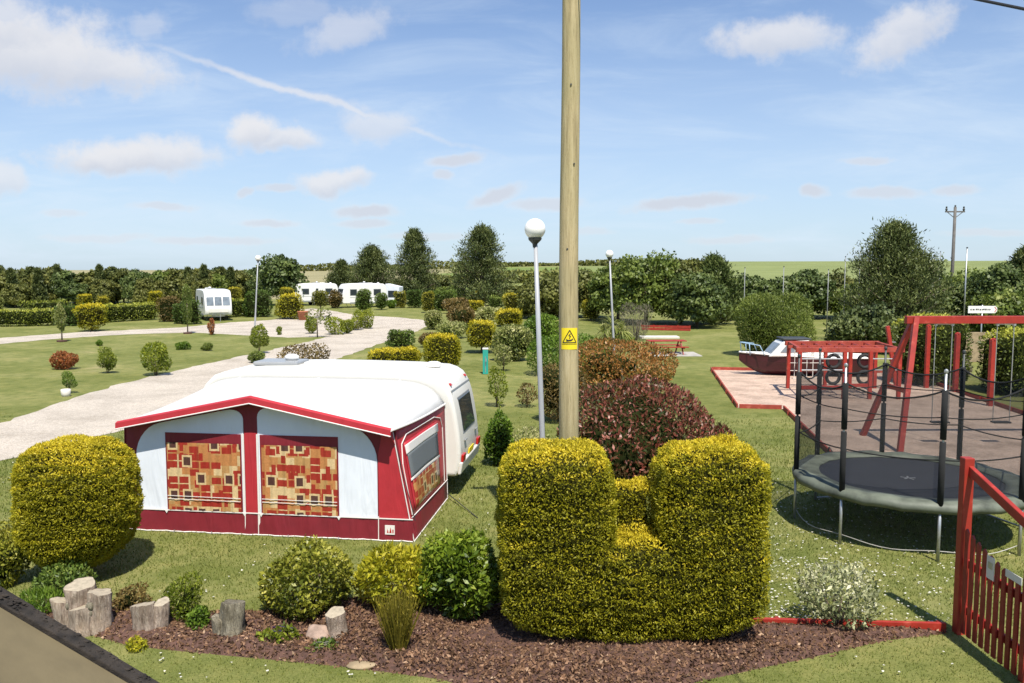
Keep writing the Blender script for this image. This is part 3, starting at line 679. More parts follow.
M['blue'] = paint('pale_blue_metal', (.30, .45, .58), .4, .1, 3.)
M['yellow'] = paint('yellow_sign', (.86, .66, .02), .45, .02)
M['ink'] = paint('sign_ink', (.02, .02, .02), .6, .02)
M['roofedge'] = paint('mossy_dark_slate', (.040, .031, .024), .95, .5, 14., dirt=(.010, .008, .007), bumpy=1.)
M['felt'] = paint('khaki_roof_coating', (.150, .118, .062), .85, .22, 1.1, bumpy=.25)
M['cutwood'] = paint('cut_end_grain', (.40, .34, .25), .85, .15, 18., bumpy=.4)
M['stump'] = bark_mat('weathered_stump', [(.3, (.13, .09, .065)), (.48, (.33, .255, .20)), (.7, (.50, .42, .34))])
M['stumpdk'] = bark_mat('grey_mossy_stump', [(.3, (.09, .08, .055)), (.48, (.24, .21, .15)), (.7, (.42, .38, .29))])
M['stone'] = paint('pink_stone', (.38, .27, .21), .9, .2, 8., bumpy=.5)
M['concrete'] = paint('concrete_slab', (.42, .40, .36), .9, .15, 3., bumpy=.3)
M['slabw'] = paint('pale_slab', (.68, .64, .58), .8, .08, 3.)
M['tan'] = paint('tan_timber', (.33, .25, .15), .8, .2, 5.)
M['terra'] = paint('terracotta', (.42, .16, .08), .8, .15, 6.)
M['ring'] = paint('grey_vent_dome', (.30, .31, .32), .25, .05)
def wood_pole():
    m, nt, b, o = new_mat('weathered_pole'); lk = nt.links.new; v = mapping(nt, (9, 9, .55))
    n = noise(nt, 2.2, 6, .65, v, .4); n2 = noise(nt, 9, 4, .7, v); n3 = noise(nt, .8, 3, .5, mapping(nt, (1, 1, .9)))
    r = ramp(nt, [(.28, (.24, .19, .10)), (.5, (.42, .345, .195)), (.72, (.52, .44, .275))]); lk(n.outputs[0], r.inputs[0])
    r2 = ramp(nt, [(.30, (.45, .4, .35)), (.42, (1, 1, 1))]); lk(n2.outputs[0], r2.inputs[0])
    r3 = ramp(nt, [(.35, (.82, .86, .76)), (.65, (1.1, 1.07, 1.05))]); lk(n3.outputs[0], r3.inputs[0])
    c = mixc(nt, .75, r.outputs[0], r2.outputs[0], 'MULTIPLY'); lk(mixc(nt, 1., c, r3.outputs[0], 'MULTIPLY'), b.inputs['Base Color']); b.inputs['Roughness'].default_value = .85
    bump(nt, b, n2.outputs[0], .6, .01); return m
M['pole'] = wood_pole()
def curtain_mat():
    """printed cotton: rectangles of red, cream, ochre and brown on orange"""
    m, nt, b, o = new_mat('printed_curtain'); lk = nt.links.new
    def cells(sx, sz, off):
        v = N(nt, 'ShaderNodeTexCoord').outputs['Object']; mp = N(nt, 'ShaderNodeMapping'); mp.inputs['Scale'].default_value = (sx, 1, sz); mp.inputs['Location'].default_value = off; lk(v, mp.inputs[0])
        s = N(nt, 'ShaderNodeSeparateXYZ'); lk(mp.outputs[0], s.inputs[0]); c = N(nt, 'ShaderNodeCombineXYZ'); fr = []; xy = N(nt, 'ShaderNodeMath', operation='MULTIPLY_ADD'); lk(s.outputs[1], xy.inputs[0]); xy.inputs[1].default_value = sx; lk(s.outputs[0], xy.inputs[2])
        for i, k in ((0, 0), (2, 1)):
            f = N(nt, 'ShaderNodeMath', operation='FLOOR'); lk(xy.outputs[0] if i == 0 else s.outputs[i], f.inputs[0]); lk(f.outputs[0], c.inputs[k])
            q = N(nt, 'ShaderNodeMath', operation='FRACT'); lk(xy.outputs[0] if i == 0 else s.outputs[i], q.inputs[0])
            a = N(nt, 'ShaderNodeMath', operation='SUBTRACT'); lk(q.outputs[0], a.inputs[0]); a.inputs[1].default_value = .5
            d = N(nt, 'ShaderNodeMath', operation='ABSOLUTE'); lk(a.outputs[0], d.inputs[0]); fr.append(d.outputs[0])
        w = N(nt, 'ShaderNodeTexWhiteNoise', noise_dimensions='2D'); lk(c.outputs[0], w.inputs[0])
        mx = N(nt, 'ShaderNodeMath', operation='MAXIMUM'); lk(fr[0], mx.inputs[0]); lk(fr[1], mx.inputs[1]); return w.outputs[0], mx.outputs[0]
    def lt(a, k):
        n = N(nt, 'ShaderNodeMath', operation='LESS_THAN'); lk(a, n.inputs[0]); n.inputs[1].default_value = k; return n.outputs[0]
    def mul(a, c):
        n = N(nt, 'ShaderNodeMath', operation='MULTIPLY'); lk(a, n.inputs[0]); lk(c, n.inputs[1]); return n.outputs[0]
    OR, RD, CR, OC, BR = (.48, .21, .075), (.33, .032, .022), (.64, .47, .25), (.46, .26, .10), (.09, .04, .035)
    w1, d1 = cells(6.8, 5.6, (0.3, 0, .2)); r1 = ramp(nt, [(0, OR), (.26, CR), (.44, OC), (.64, OR), (.86, CR)], 'CONSTANT'); lk(w1, r1.inputs[0])
    w2, d2 = cells(5.0, 7.4, (.15, 0, .55)); r2 = ramp(nt, [(0, RD), (.42, RD), (.58, CR), (.8, RD)], 'CONSTANT'); lk(w2, r2.inputs[0])
    w4, d4 = cells(11.3, 6.2, (.5, 0, .1))
    w3, d3 = cells(3.9, 3.3, (.35, 0, .3))
    c = mixc(nt, mul(lt(w2, .56), lt(d2, .43)), r1.outputs[0], r2.outputs[0]); c = mixc(nt, mul(lt(w4, .16), lt(d4, .42)), c, RD)
    c = mixc(nt, mul(lt(w3, .42), lt(d3, .36)), c, CR); c = mixc(nt, mul(lt(w3, .42), lt(d3, .24)), c, BR)
    n = noise(nt, 30, 4, .6, mapping(nt)); rn = ramp(nt, [(.3, (.82, .82, .82)), (.7, (1.1, 1.1, 1.1))]); lk(n.outputs[0], rn.inputs[0]); lk(mixc(nt, 1., c, rn.outputs[0], 'MULTIPLY'), b.inputs['Base Color'])
    b.inputs['Roughness'].default_value = .28; b.inputs['Coat Weight'].default_value = .35; b.inputs['Coat Roughness'].default_value = .12; wv = N(nt, 'ShaderNodeTexWave'); wv.inputs['Scale'].default_value = 2.6; wv.inputs['Distortion'].default_value = 1.5; lk(mapping(nt, (1, 0, .05)), wv.inputs[0]); bump(nt, b, wv.outputs[1], .35, .03); return m
def folds(m, sx, strength):
    nt = m.node_tree; b = nt.nodes['Principled BSDF']; n = noise(nt, 1.6, 3, .5, mapping(nt, (sx, 1, .5)), .8); bump(nt, b, n.outputs[0], strength, .08)
folds(M['greywhite'], 2.2, .5); folds(M['roofcanvas'], 1., .3); folds(M['redfab'], 2.5, .4); folds(M['maroon'], 2.5, .5)
M['curtain'] = curtain_mat()
def net_mat(name, col, alpha):
    m, nt, b, o = new_mat(name); t = N(nt, 'ShaderNodeBsdfTransparent'); x = N(nt, 'ShaderNodeMixShader'); x.inputs[0].default_value = alpha
    b.inputs['Base Color'].default_value = (*col, 1); b.inputs['Roughness'].default_value = .8
    nt.links.new(t.outputs[0], x.inputs[1]); nt.links.new(b.outputs[0], x.inputs[2]); nt.links.new(x.outputs[0], o.inputs[0]); return m
M['net'] = net_mat('black_safety_net', (.02, .021, .022), .42)
M['vinyl'] = net_mat('grey_mesh_panel', (.16, .18, .19), .82)

# ---- caravans ----
PROF = [(.10, .42), (.22, .46), (.285, .80), (.27, 1.20), (.17, 1.85), (.06, 2.20), (-.10, 2.42), (-.45, 2.53), (-2.8, 2.57), (-5.3, 2.53), (-5.75, 2.38), (-6.10, 1.75), (-6.28, 1.0), (-6.20, .55), (-6.05, .42)]
def rounded(poly, k=2):
    p = [Vector((a, 0, b)) for a, b in poly]
    for _ in range(k):
        q = []
        for i in range(len(p)): a, b = p[i], p[(i + 1) % len(p)]; q += [a.lerp(b, .25), a.lerp(b, .75)]
        p = q
    return p
def rear_x(z):
    for (x0, z0), (x1, z1) in zip(PROF, PROF[1:]):
        if z0 <= z <= z1: return x0 + (x1 - x0) * (z - z0) / (z1 - z0)
    return .2
def caravan(name, label, loc, rz, sc=1., group=None, W=2.12, near=False, mat='white', y0=0., flip=False):
    """long axis x (front towards -x), near side at y=y0; x=0 just inside the rear wall"""
    t = thing(name, label, 'caravan', loc, rz, group, sc if not isinstance(sc, tuple) else 1.); y1 = y0 + W; ym = (y0 + y1) / 2
    PF = [(x if x > -3 else x + (.68 if near else 0), z) for x, z in PROF]
    bd = MB().prism([Vector((p.x, y0, p.z)) for p in rounded(PF, 1)], (0, W, 0)).build('body', M[mat], t, bevel=.09)
    bd.modifiers[0].segments = 4; bd.modifiers[0].angle_limit = R(50)
    for p in bd.data.polygons: p.use_smooth = len(p.vertices) == 4
    if isinstance(sc, tuple): t.scale = sc
    # rear wall
    def rearplate(nm, yy, zz, hw, hh, mat, off=.012, th=.02, bev=.0, parent=None):
        za, zb = zz - hh, zz + hh; a = Vector((rear_x(za) + off, 0, za)); b = Vector((rear_x(zb) + off, 0, zb)); n = Vector((th, 0, 0))
        m = MB(); m.prism([a + Vector((0, yy - hw, 0)), a + Vector((0, yy + hw, 0)), b + Vector((0, yy + hw, 0)), b + Vector((0, yy - hw, 0))], n)
        return m.build(nm, M[mat], parent or t, bevel=bev)
    w = rearplate('rear_window', ym, 1.62, .62, .33, 'glass', -.004, .022, .02); rearplate('window_frame', ym, 1.62, .66, .37, 'mast', -.012, .018, .02, w)
    rearplate('rear_bumper', ym, .60, W / 2 - .02, .13, mat, -.02, .07, .03)
    for s in (-1, 1):
        rearplate('tail_light', ym + s * (W / 2 - .20), .80, .14, .075, 'redlens', 0, .05, .015)
        rearplate('marker_light', ym + s * (W / 2 - .28), 2.28, .05, .022, 'redlens', 0, .04, .01)
        rearplate('trim_strip', ym + s * (W / 2 - .12), 1.55, .010, .62, 'mast', -.006, .018)
    rearplate('number_plate', ym, .80, .26, .055, 'yellow', 0.01, .02)
    rearplate('grab_handle', ym - .6, 1.12, .09, .015, 'mast', .01, .04, .01); rearplate('grab_handle', ym + .6, 1.12, .09, .015, 'mast', .01, .04, .01)
    rearplate('roof_seam', ym, 2.16, W / 2 - .1, .012, 'mast', -.004, .014)
    # sides
    for yy, s in ((y0, -1), (y1, 1)):
        for xc, hw in ((-1.25, .50), (-4.65, .45)):
            f = MB().box((xc, yy + s * .008, 1.62), (hw * 2 + .08, .03, .68)).build('window_frame', M['mast'], None, bevel=.02)
            wn = MB().box((xc, yy + s * .016, 1.62), (hw * 2, .035, .60)).build('side_window', M['glass'], t, bevel=.02); f.parent = wn
        MB().box((-2.7, yy + s * .010, 1.08), (4.9, .02, .025)).build('side_stripe', M['mast'], t)
        if s < 0:
            d = MB().box((-3.0, yy - .012, 1.25), (.62, .03, 1.66)).build('door', M[mat], t, bevel=.02); MB().box((-3.0, yy - .03, 1.70), (.36, .03, .5)).build('door_window', M['glass'], d, bevel=.02); MB().box((-2.77, yy - .04, 1.15), (.05, .04, .14)).build('handle', M['dkmetal'], d)
        MB().box((-2.7, yy + s * .004, .50), (4.9, .03, .16)).build('skirt_panel', M['mast' if not near else mat], t)
        wl = MB(); wl.tube([(-3.35, yy + s * -.20, .31), (-3.35, yy + s * .0, .31)], .31, 20); wo = wl.build('wheel', M['rubber'], t, bevel=.03); MB().tube([(-3.35, yy + s * .0, .31), (-3.35, yy + s * .02, .31)], .17, 14).build('rim', M['steel'], wo)
    # front: three panes on the slope, hitch
    fo = .68 if near else 0
    def fx(z): return fo - 6.12 - .12 * min(1, max(0, (2.05 - z) / .9)) + max(0, (z - 1.75)) * .55
    for i in (-1, 0, 1):
        za, zb = 1.28, 1.98; yy = ym + i * .64; hw = .28
        MB().prism([(fx(za) - .02, yy - hw, za), (fx(za) - .02, yy + hw, za), (fx(zb) - .03, yy + hw, zb), (fx(zb) - .03, yy - hw, zb)], (.05, 0, 0)).build('front_window', M['glassl' if flip else 'glass'], t, bevel=.015)
    MB().box((-6.27 + fo, ym, .86), (.05, W * .72, .34)).build('front_locker', M['cream'], t, bevel=.03)
    h = MB(); h.beam((-6.1 + fo, ym - .5, .42), (-7.2, ym, .44), .07, .1).beam((-6.1 + fo, ym + .5, .42), (-7.2, ym, .44), .07, .1); h.tube([(-7.15, ym, .0), (-7.15, ym, .6)], .03); h.build('hitch', M['steel'], t)
    for (x, yy) in ((-.5, y0 + .3), (-.5, y1 - .3), (-5.0, y0 + .3), (-5.0, y1 - .3)):
        MB().beam((x, yy, .42), (x + .25, yy, .0), .05, .04).build('steady_leg', M['steel'], t)
    # roof lights and vents
    v = rx_ = -3.95 if near else -2.8
    MB().box((rx_, ym + .1, 2.58), (1.0, .72, .09)).build('roof_light', M['ring'], t, bevel=.03)
    MB().sphere((rx_ + .2, ym + .2, 2.68), .13, 12, 8, (1.3, 1, .6)).build('roof_vent', M['white'], t, smooth=True)
    MB().box((rx_ + .95, ym + .2, 2.58), (.75, .5, .05)).build('roof_hatch', M['white'], t, bevel=.02)
    MB().lathe([(.16, 2.53), (.16, 2.60), (.10, 2.63)], (-.55, ym + .2, 0), 14).build('roof_vent', M['white'], t)
    return t
O = P(413.5, 541.8); ang = math.atan2(-.132, .991)
vax = Vector((-math.sin(ang), math.cos(ang), 0)); uax = Vector((math.cos(ang), math.sin(ang), 0))
caravan('caravan', 'cream touring caravan with the red and white awning fixed along its side', O + vax * 2.74, ang, 1., None, near=True, mat='cream')

def awning():
    t = thing('caravan_awning', 'red and white awning with patterned curtains, pegged in front of the nearest caravan', 'awning', O, ang)
    D0 = 2.70; xl, xr, xm = -5.20, -.30, -2.75   # canopy ends and ridge at the front
    ze, zp = 1.95, 2.45
    def eave(x): return ze + (zp - ze) * (1 - abs(x - xm) / ((xr - xl) / 2)) ** 1.0
    def rearz(x):
        x0, x1 = -5.25, -.02; e = min(x - x0, x1 - x); e = max(0, e); return 1.93 + .47 * (1 - math.exp(-e / .28)) * 1.02
    nx, ny = 40, 14; vs = []; fs = []
    for i in range(nx + 1):
        a = i / nx; xf = xl + (xr - xl) * a; xb = -5.25 + 5.23 * a
        for j in range(ny + 1):
            b = j / ny; sag = .05 * math.sin(math.pi * b) * (.6 + .4 * math.sin(a * 9)); k = b ** .8
            vs.append((xf + (xb - xf) * b, -.25 + (D0 + .25) * b, eave(xf) * (1 - k) + rearz(xb) * k - sag))
    for i in range(nx):
        for j in range(ny): a = i * (ny + 1) + j; fs.append((a, a + ny + 1, a + ny + 2, a + 1))
    r = MB().add(vs, fs).build('roof', M['roofcanvas'], t, smooth=True); so_ = r.modifiers.new('Solidify', 'SOLIDIFY'); so_.thickness = .012; so_.offset = -1
    for a_ in (.5, .185, .815):
        i = round(a_ * nx); MB().tube([(p[0], p[1], p[2] + .003) for p in vs[i * (ny + 1):(i + 1) * (ny + 1)]], .009, 5).build('roof_seam', M['greywhite'], r)
    # pelmet along the gable, with its white lower hem
    pts = [(xl + (xr - xl) * i / 24, -.258, eave(xl + (xr - xl) * i / 24)) for i in range(25)]
    pv = []; pf = []
    for i, (x, y, z) in enumerate(pts): pv += [(x, y + .05, z + .035), (x, y - .01, z + .01), (x, y - .015, z - .085), (x, y + .0, z - .085)]
    for i in range(24):
        a = 4 * i; pf += [(a, a + 4, a + 5, a + 1), (a + 1, a + 5, a + 6, a + 2), (a + 2, a + 6, a + 7, a + 3)]
    pel = MB().add(pv, pf).build('pelmet', M['redfab'], t); sm = pel.modifiers.new('Solidify', 'SOLIDIFY'); sm.thickness = .01
    MB().tube([(x, y - .016, z - .092) for x, y, z in pts], .011, 6).build('piping', M['piping'], pel)
    # red roof edge running back on both sides
    for sx in (0, 1):
        e = MB(); idx = [(vs[(nx if sx else 0) * (ny + 1) + j]) for j in range(ny + 1)]
        e.tube([(p[0], p[1], p[2]) for p in idx], .018, 6); e.build('roof_edge', M['piping'], t)
    # front wall; x from the left corner to the right corner, y = 0
    XL, XR = -5.25, 0.0
    def wall(nm, poly, y, mat, th=.012, parent=t): return MB().prism([(x, y, z) for x, z in poly], (0, th, 0)).build(nm, M[mat], parent)
    def crn(x): return xl + (x - XL) / (XR - XL) * (xr - xl)
    # backing wall in dark red, top follows the canopy
    back = [(XL, .0), (XR, .0)] + [(crn(XL + (XR - XL) * i / 20) , eave(crn(XL + (XR - XL) * i / 20)) - .012) for i in range(20, -1, -1)]
    wall('front_wall', back, .02, 'maroon')
    def arch(x0, x1, z0, r0, r1, drop0, drop1):
        p = [(x0, z0), (x1, z0)]
        top = lambda x: eave(min(max(x, xl), xr)) - .13
        n = 7
        for i in range(n + 1): a = i / n * math.pi / 2; x = x1 - r1 + r1 * math.cos(a); p.append((x, top(x) - drop1 * (1 - math.sin(a)) - .02))
        for i in range(n + 1): a = math.pi / 2 + i / n * math.pi / 2; x = x0 + r0 + r0 * math.cos(a); p.append((x, top(x) - drop0 * (1 - math.sin(a)) - .02))
        return p
    wall('white_panel', arch(-5.0, -3.00, .39, .45, .30, .50, .22), .004, 'greywhite'); wall('white_panel', arch(-2.74, -.62, .39, .30, .45, .22, .5), .004, 'greywhite')
    for x0, x1 in ((-4.44, -3.04), (-2.70, -1.30)):
        w = wall('window', [(x0, .38), (x1, .38), (x1, 1.77), (x0, 1.77)], -.006, 'maroon', .009)
        # curtain with gathers
        k = 40; cv = []; cf = []
        for i in range(k + 1):
            x = x0 + .035 + (x1 - x0 - .05) * i / k; y = -.026 - .006 * math.sin(i * 1.1) - .004 * math.sin(i * 2.7); cv += [(x, y, .40), (x, y, 1.60)]
        for i in range(k): cf.append((2 * i, 2 * i + 2, 2 * i + 3, 2 * i + 1))
        MB().add(cv, cf).build('curtain', M['curtain'], w, smooth=True)
        for z in (.60, .655): MB().beam((x0 + .03, -.042, z), (x1 - .02, -.042, z - .01), .006, .010).build('bottom_band', M['piping'], w)
    for x in (-3.0, -2.74): MB().beam((x, -.012, .0), (x, -.012, 1.78), .035, .012).build('zip_flap', M['piping'], t)
    for x in (-.60,): MB().beam((x, -.010, .0), (x, -.010, .42), .012, .02).build('seam', M['piping'], t)
    wall('red_corner_panel', [(-.60, .37), (-.02, .37), (-.20, 1.05), (-.34, ze - .1), (-.52, ze - .06), (-.60, 1.5)], .004, 'redfab')
    wall('centre_panel', [(-2.985, .36), (-2.755, .36), (-2.755, 1.8), (-2.985, 1.8)], .004, 'redfab')
    # mud skirt
    k = 60; sv = []; sf = []
    for i in range(k + 1):
        x = XL + (XR - XL) * i / k; w = .006 * math.sin(i * .9) + .005 * math.sin(i * 2.3); sv += [(x, -.012 + w * .5, .385), (x, -.022 + w * 1.6, .2), (x, -.03 + w * 2, .004)]
    for i in range(k): a = 3 * i; sf += [(a, a + 3, a + 4, a + 1), (a + 1, a + 4, a + 5, a + 2)]
    sk = MB().add(sv, sf).build('mud_skirt', M['maroon'], t, smooth=True)
    MB().beam((XL, -.018, .388), (XR, -.018, .388), .016, .016).build('piping', M['piping'], sk); MB().tube([(XL + (XR - XL) * i / 60, -.040 + 2 * (.006 * math.sin(i * .9) + .005 * math.sin(i * 2.3)), .016) for i in range(61)], .011, 6).build('piping', M['piping'], sk)
    for x in (-2.99, -2.75, -.60): MB().beam((x, -.034, .0), (x, -.022, .38), .014, .008).build('seam', M['piping'], sk)
    for x in (-4.45, -3.0, -2.7, -1.3):
        MB().prism([(x - .03, -.028, .38), (x + .03, -.028, .38), (x, -.028, .33)], (0, .006, 0)).build('tie_tab', M['piping'], sk)
    lb = MB().box((-.40, -.034, .20), (.17, .012, .16)).build('maker_label', M['piping'], sk)
    lg = MB(); lg.prism([(-.45, -.042, .15), (-.44, -.042, .22), (-.42, -.042, .15)], (0, .003, 0)).prism([(-.41, -.042, .15), (-.385, -.042, .25), (-.37, -.042, .15)], (0, .003, 0)).box((-.345, -.041, .18), (.02, .004, .06)); lg.build('label_mark', M['redlens'], lb)
    # right-hand side wall, leaning in towards the eave
    def sp(f, z, d=0.):  # f along the depth 0..1
        top = ze - .02 + (1.90 - ze) * f; x = -.36 * (z / top) * (1 - f) + (-.04) * f * z / top; return Vector((x + d, D0 * f, z))
    def side(nm, f0, f1, za, zb, mat, d, parent=t, k=8):
        """za, zb: (height at f0, height at f1) of the lower and the upper edge"""
        vs = []; fs = []
        for i in range(k + 1):
            u = i / k; f = f0 + (f1 - f0) * u; lo_, hi_ = za[0] + (za[1] - za[0]) * u, zb[0] + (zb[1] - zb[0]) * u
            for j in range(k + 1): p = sp(f, lo_ + (hi_ - lo_) * j / k, d); p.x += .012 * math.sin(f * 9) * math.sin(math.pi * min(1, p.z / 1.9)); vs.append(p)
        for i in range(k):
            for j in range(k): q = i * (k + 1) + j; fs.append((q, q + k + 1, q + k + 2, q + 1))
        o = MB().add(vs, fs).build(nm, M[mat], parent, smooth=True); m = o.modifiers.new('Solidify', 'SOLIDIFY'); m.thickness = .006; m.offset = 0; return o
    side('side_wall', 0, 1, (.37, .37), (ze - .01, 1.92), 'redfab', .0)
    sk2 = side('side_skirt', 0, 1, (.005, .005), (.38, .38), 'maroon', .008)
    wn = side('side_window', .13, .80, (.44, .44), (1.62, 1.68), 'redfab', .014)
    side('window_mesh', .15, .78, (1.00, 1.02), (1.42, 1.48), 'vinyl', .026, wn); side('roll_flap', .13, .80, (1.42, 1.48), (1.58, 1.64), 'piping', .030, wn)
    side('curtain', .16, .77, (.48, .48), (.97, .99), 'curtain', .024, wn); side('hem', .13, .80, (.96, .98), (1.00, 1.02), 'piping', .032, wn)
    pipe = lambda pts, par: MB().tube(pts, .010, 6).build('piping', M['piping'], par)
    pipe([sp(0, z, .012) for z in (0, .4, .9, 1.4, ze - .05)], t); pipe([sp(f, .385, .02) for f in (0, .5, 1)], sk2); pipe([sp(f, .015, .02) for f in (0, .3, .6, 1)], sk2); pipe([sp(1, z, .014) for z in (0, .6, 1.2, 1.9)], t)
    pipe([sp(.06, .42, .016), sp(.06, 1.3, .016), sp(.10, 1.62, .016), sp(.2, 1.74, .016), sp(.75, 1.78, .016), sp(.88, 1.70, .016), sp(.92, 1.5, .016), sp(.92, .42, .016)], t)
    # corner gusset hanging from the eave
    MB().prism([Vector((-.36, -.24, ze - .02)), Vector((-.30, .0, ze - .3)), Vector((-.16, -.01, 1.0)), Vector((-.36, .02, ze - .02))], (.008, .003, 0)).build('corner_flap', M['redfab'], t)
    # left side wall (faces away) and back poles
    MB().prism([(XL, 0, 0), (XL, D0, 0), (-5.25, D0, 1.92), (xl, 0, ze - .02)], (-.01, 0, 0)).build('side_wall', M['maroon'], t)
    # guy line and peg at the rear right corner
    g = MB().tube([sp(1, .1, .02), Vector((.85, 1.45, .01))], .010, 5); g.build('guy_line', M['dkmetal'], t)
    g = MB().tube([sp(0, ze - .04, .0), Vector((.02, .05, .35))], .008, 5); g.build('guy_line', M['dkmetal'], t)
    for x in (-5.3, -4.3, -3.6, -2.2, -1.3, -.2): MB().tube([(x, -.06, .05), (x + .0, -.11, -.1)], .006, 5).build('peg', M['steel'], t)
awning()
# ---------- poles, lamps, sign ----------
def timber_pole():
    b = Vector((.83, 12.0, 0)); t = thing('utility_pole', 'tall round timber pole with a yellow warning plate, behind the notched golden hedge', 'utility pole', b)
    r = lambda z: .150 - .0026 * z
    n = 24; zs = [-.2, .5, 1.5, 2.5, 3.5, 4.5, 5.5, 6.5, 7.5, 8.5, 9.3]
    MB().tube([(.01 * math.sin(z), .01 * math.cos(z * .7), z) for z in zs], [r(z) for z in zs], n).build('pole', M['pole'], t, smooth=True)
    z0 = zat(338, 12.0); Rr = r(z0) + .006
    def plate(nm, outline, off, mat, parent, th=.003):
        q = lambda s, z, k: Vector(((Rr + off + k) * math.sin(s / Rr), -(Rr + off + k) * math.cos(s / Rr), z0 + z))
        m = MB(); pts = [q(s, z, 0) for s, z in outline]; m.prism(pts, (0, -th, 0)); return m.build(nm, M[mat], parent)
    hw, hh = .125, .155; k = 12; m = MB(); vs = []; fs = []
    for i in range(k + 1):
        s = -hw + 2 * hw * i / k
        for z in (-hh, hh): vs.append((Rr * math.sin(s / Rr), -Rr * math.cos(s / Rr), z0 + z))
    fs = [(2 * i, 2 * i + 2, 2 * i + 3, 2 * i + 1) for i in range(k)]
    sg = m.add(vs, fs).build('warning_sign', M['yellow'], t); sd = sg.modifiers.new('Solidify', 'SOLIDIFY'); sd.thickness = .004; sd.offset = 1
    mk = MB(); q = lambda s, z: Vector(((Rr + .006) * math.sin(s / Rr), -(Rr + .006) * math.cos(s / Rr), z0 + z))
    def stroke(a, b2, w):
        for i in range(6):
            p0 = (a[0] + (b2[0] - a[0]) * i / 6, a[1] + (b2[1] - a[1]) * i / 6); p1 = (a[0] + (b2[0] - a[0]) * (i + 1) / 6, a[1] + (b2[1] - a[1]) * (i + 1) / 6)
            mk.beam(q(*p0), q(*p1), w, .003, up=(0, -1, 0))
    A, B, T = (-.098, -.055), (.098, -.055), (0, .125)
    stroke(A, B, .013); stroke(B, T, .013); stroke(T, A, .013)
    stroke((.012, .075), (-.012, .045), .012); stroke((-.012, .045), (.014, .04), .010); stroke((.014, .04), (-.004, .005), .012)
    stroke((-.045, -.030), (.03, -.018), .022); stroke((.03, -.018), (.045, .002), .016); stroke((-.02, -.025), (-.045, -.005), .012)
    mk.build('warning_triangle', M['ink'], sg)
    mk = MB(); stroke((-.11, -.078), (.11, -.078), .005); mk.build('rule_line', M['ink'], sg)
    for z, s in ((1.8, .03), (4.9, -.04), (6.1, .05), (7.2, 0)): MB().tube([(s, -r(z) + .01, z), (s, -r(z) - .012, z)], .013, 8).build('bolt', M['dkmetal'], t)
    MB().box((0, 0, 9.15), (.9, .1, .1)).build('crossarm', M['pole'], t)
    c = MB(); p0 = Vector((.83, 12, 9.16)); p1 = Vector((5.3, 1.7, 4.75)); pts = [p0.lerp(p1, i / 24) + Vector((0, 0, -.10 * math.sin(math.pi * i / 24))) for i in range(25)]
    # the service cable leaves the pole top towards the house on the right
    q0 = at(985, 1, 6.0); q1 = at(1024, 9, 5.62); dv = (q1 - q0); pts = [p0] + [q0 - dv * k for k in (1.0, .5)] + [q0 + dv * k for k in (0, .5, 1, 1.6, 2.4)]
    tag(c.tube(pts, .011, 6).build('power_cable', M['ink']), 'dark overhead cable crossing the upper corner of the sky', 'cable')
timber_pole()

def lamp(label, px_t, py_t, px_b, D, r, far=False):
    """globe centre at (px_t, py_t), foot on the ground at depth D"""
    top = at(px_t, py_t, D); b = at(px_b, 500, D); b.z = 0; t = thing('street_lamp', label, 'street lamp', b, 0, 'white globe lamps of the site'); d = top - b; hz_ = d.z
    d = Vector((d.x, d.y, 0)); k = lambda z: Vector((d.x * z / hz_, d.y * z / hz_, z))
    MB().tube([k(-.1), k(.0), k(hz_ * .5), k(hz_ - r * 1.5)], [.062, .060, .052, .040], 12).build('pole', M['lamp_post'], t, smooth=True)
    MB().tube([k(0), k(.9)], .075, 12).build('base_sleeve', M['lamp_post'], t, bevel=.01)
    cl = MB().lathe([(.042, -r * 1.75), (.05, -r * 1.4), (r * .60, -r * 1.04), (r * .66, -r * .82), (r * .5, -r * .8)], top + Vector((-b.x, -b.y, 0)), 16).build('lamp_collar', M['dkmetal'], t)
    MB().sphere(top + Vector((-b.x, -b.y, 0)), r, 24, 16).build('globe', M['globe'], t, smooth=True)
lamp('grey lamp post with a large white globe, leaning slightly, left of the tall timber pole', 535, 229, 544.5, 16.2, .205)
lamp('slim lamp post with a small white globe, between the timber pole and the tree bank', 609.5, 254, 613, 42, .20)
lamp('slim lamp post with white globe behind the caravans, beside the big dark round tree', 258, 258, 259.5, 66, .22)

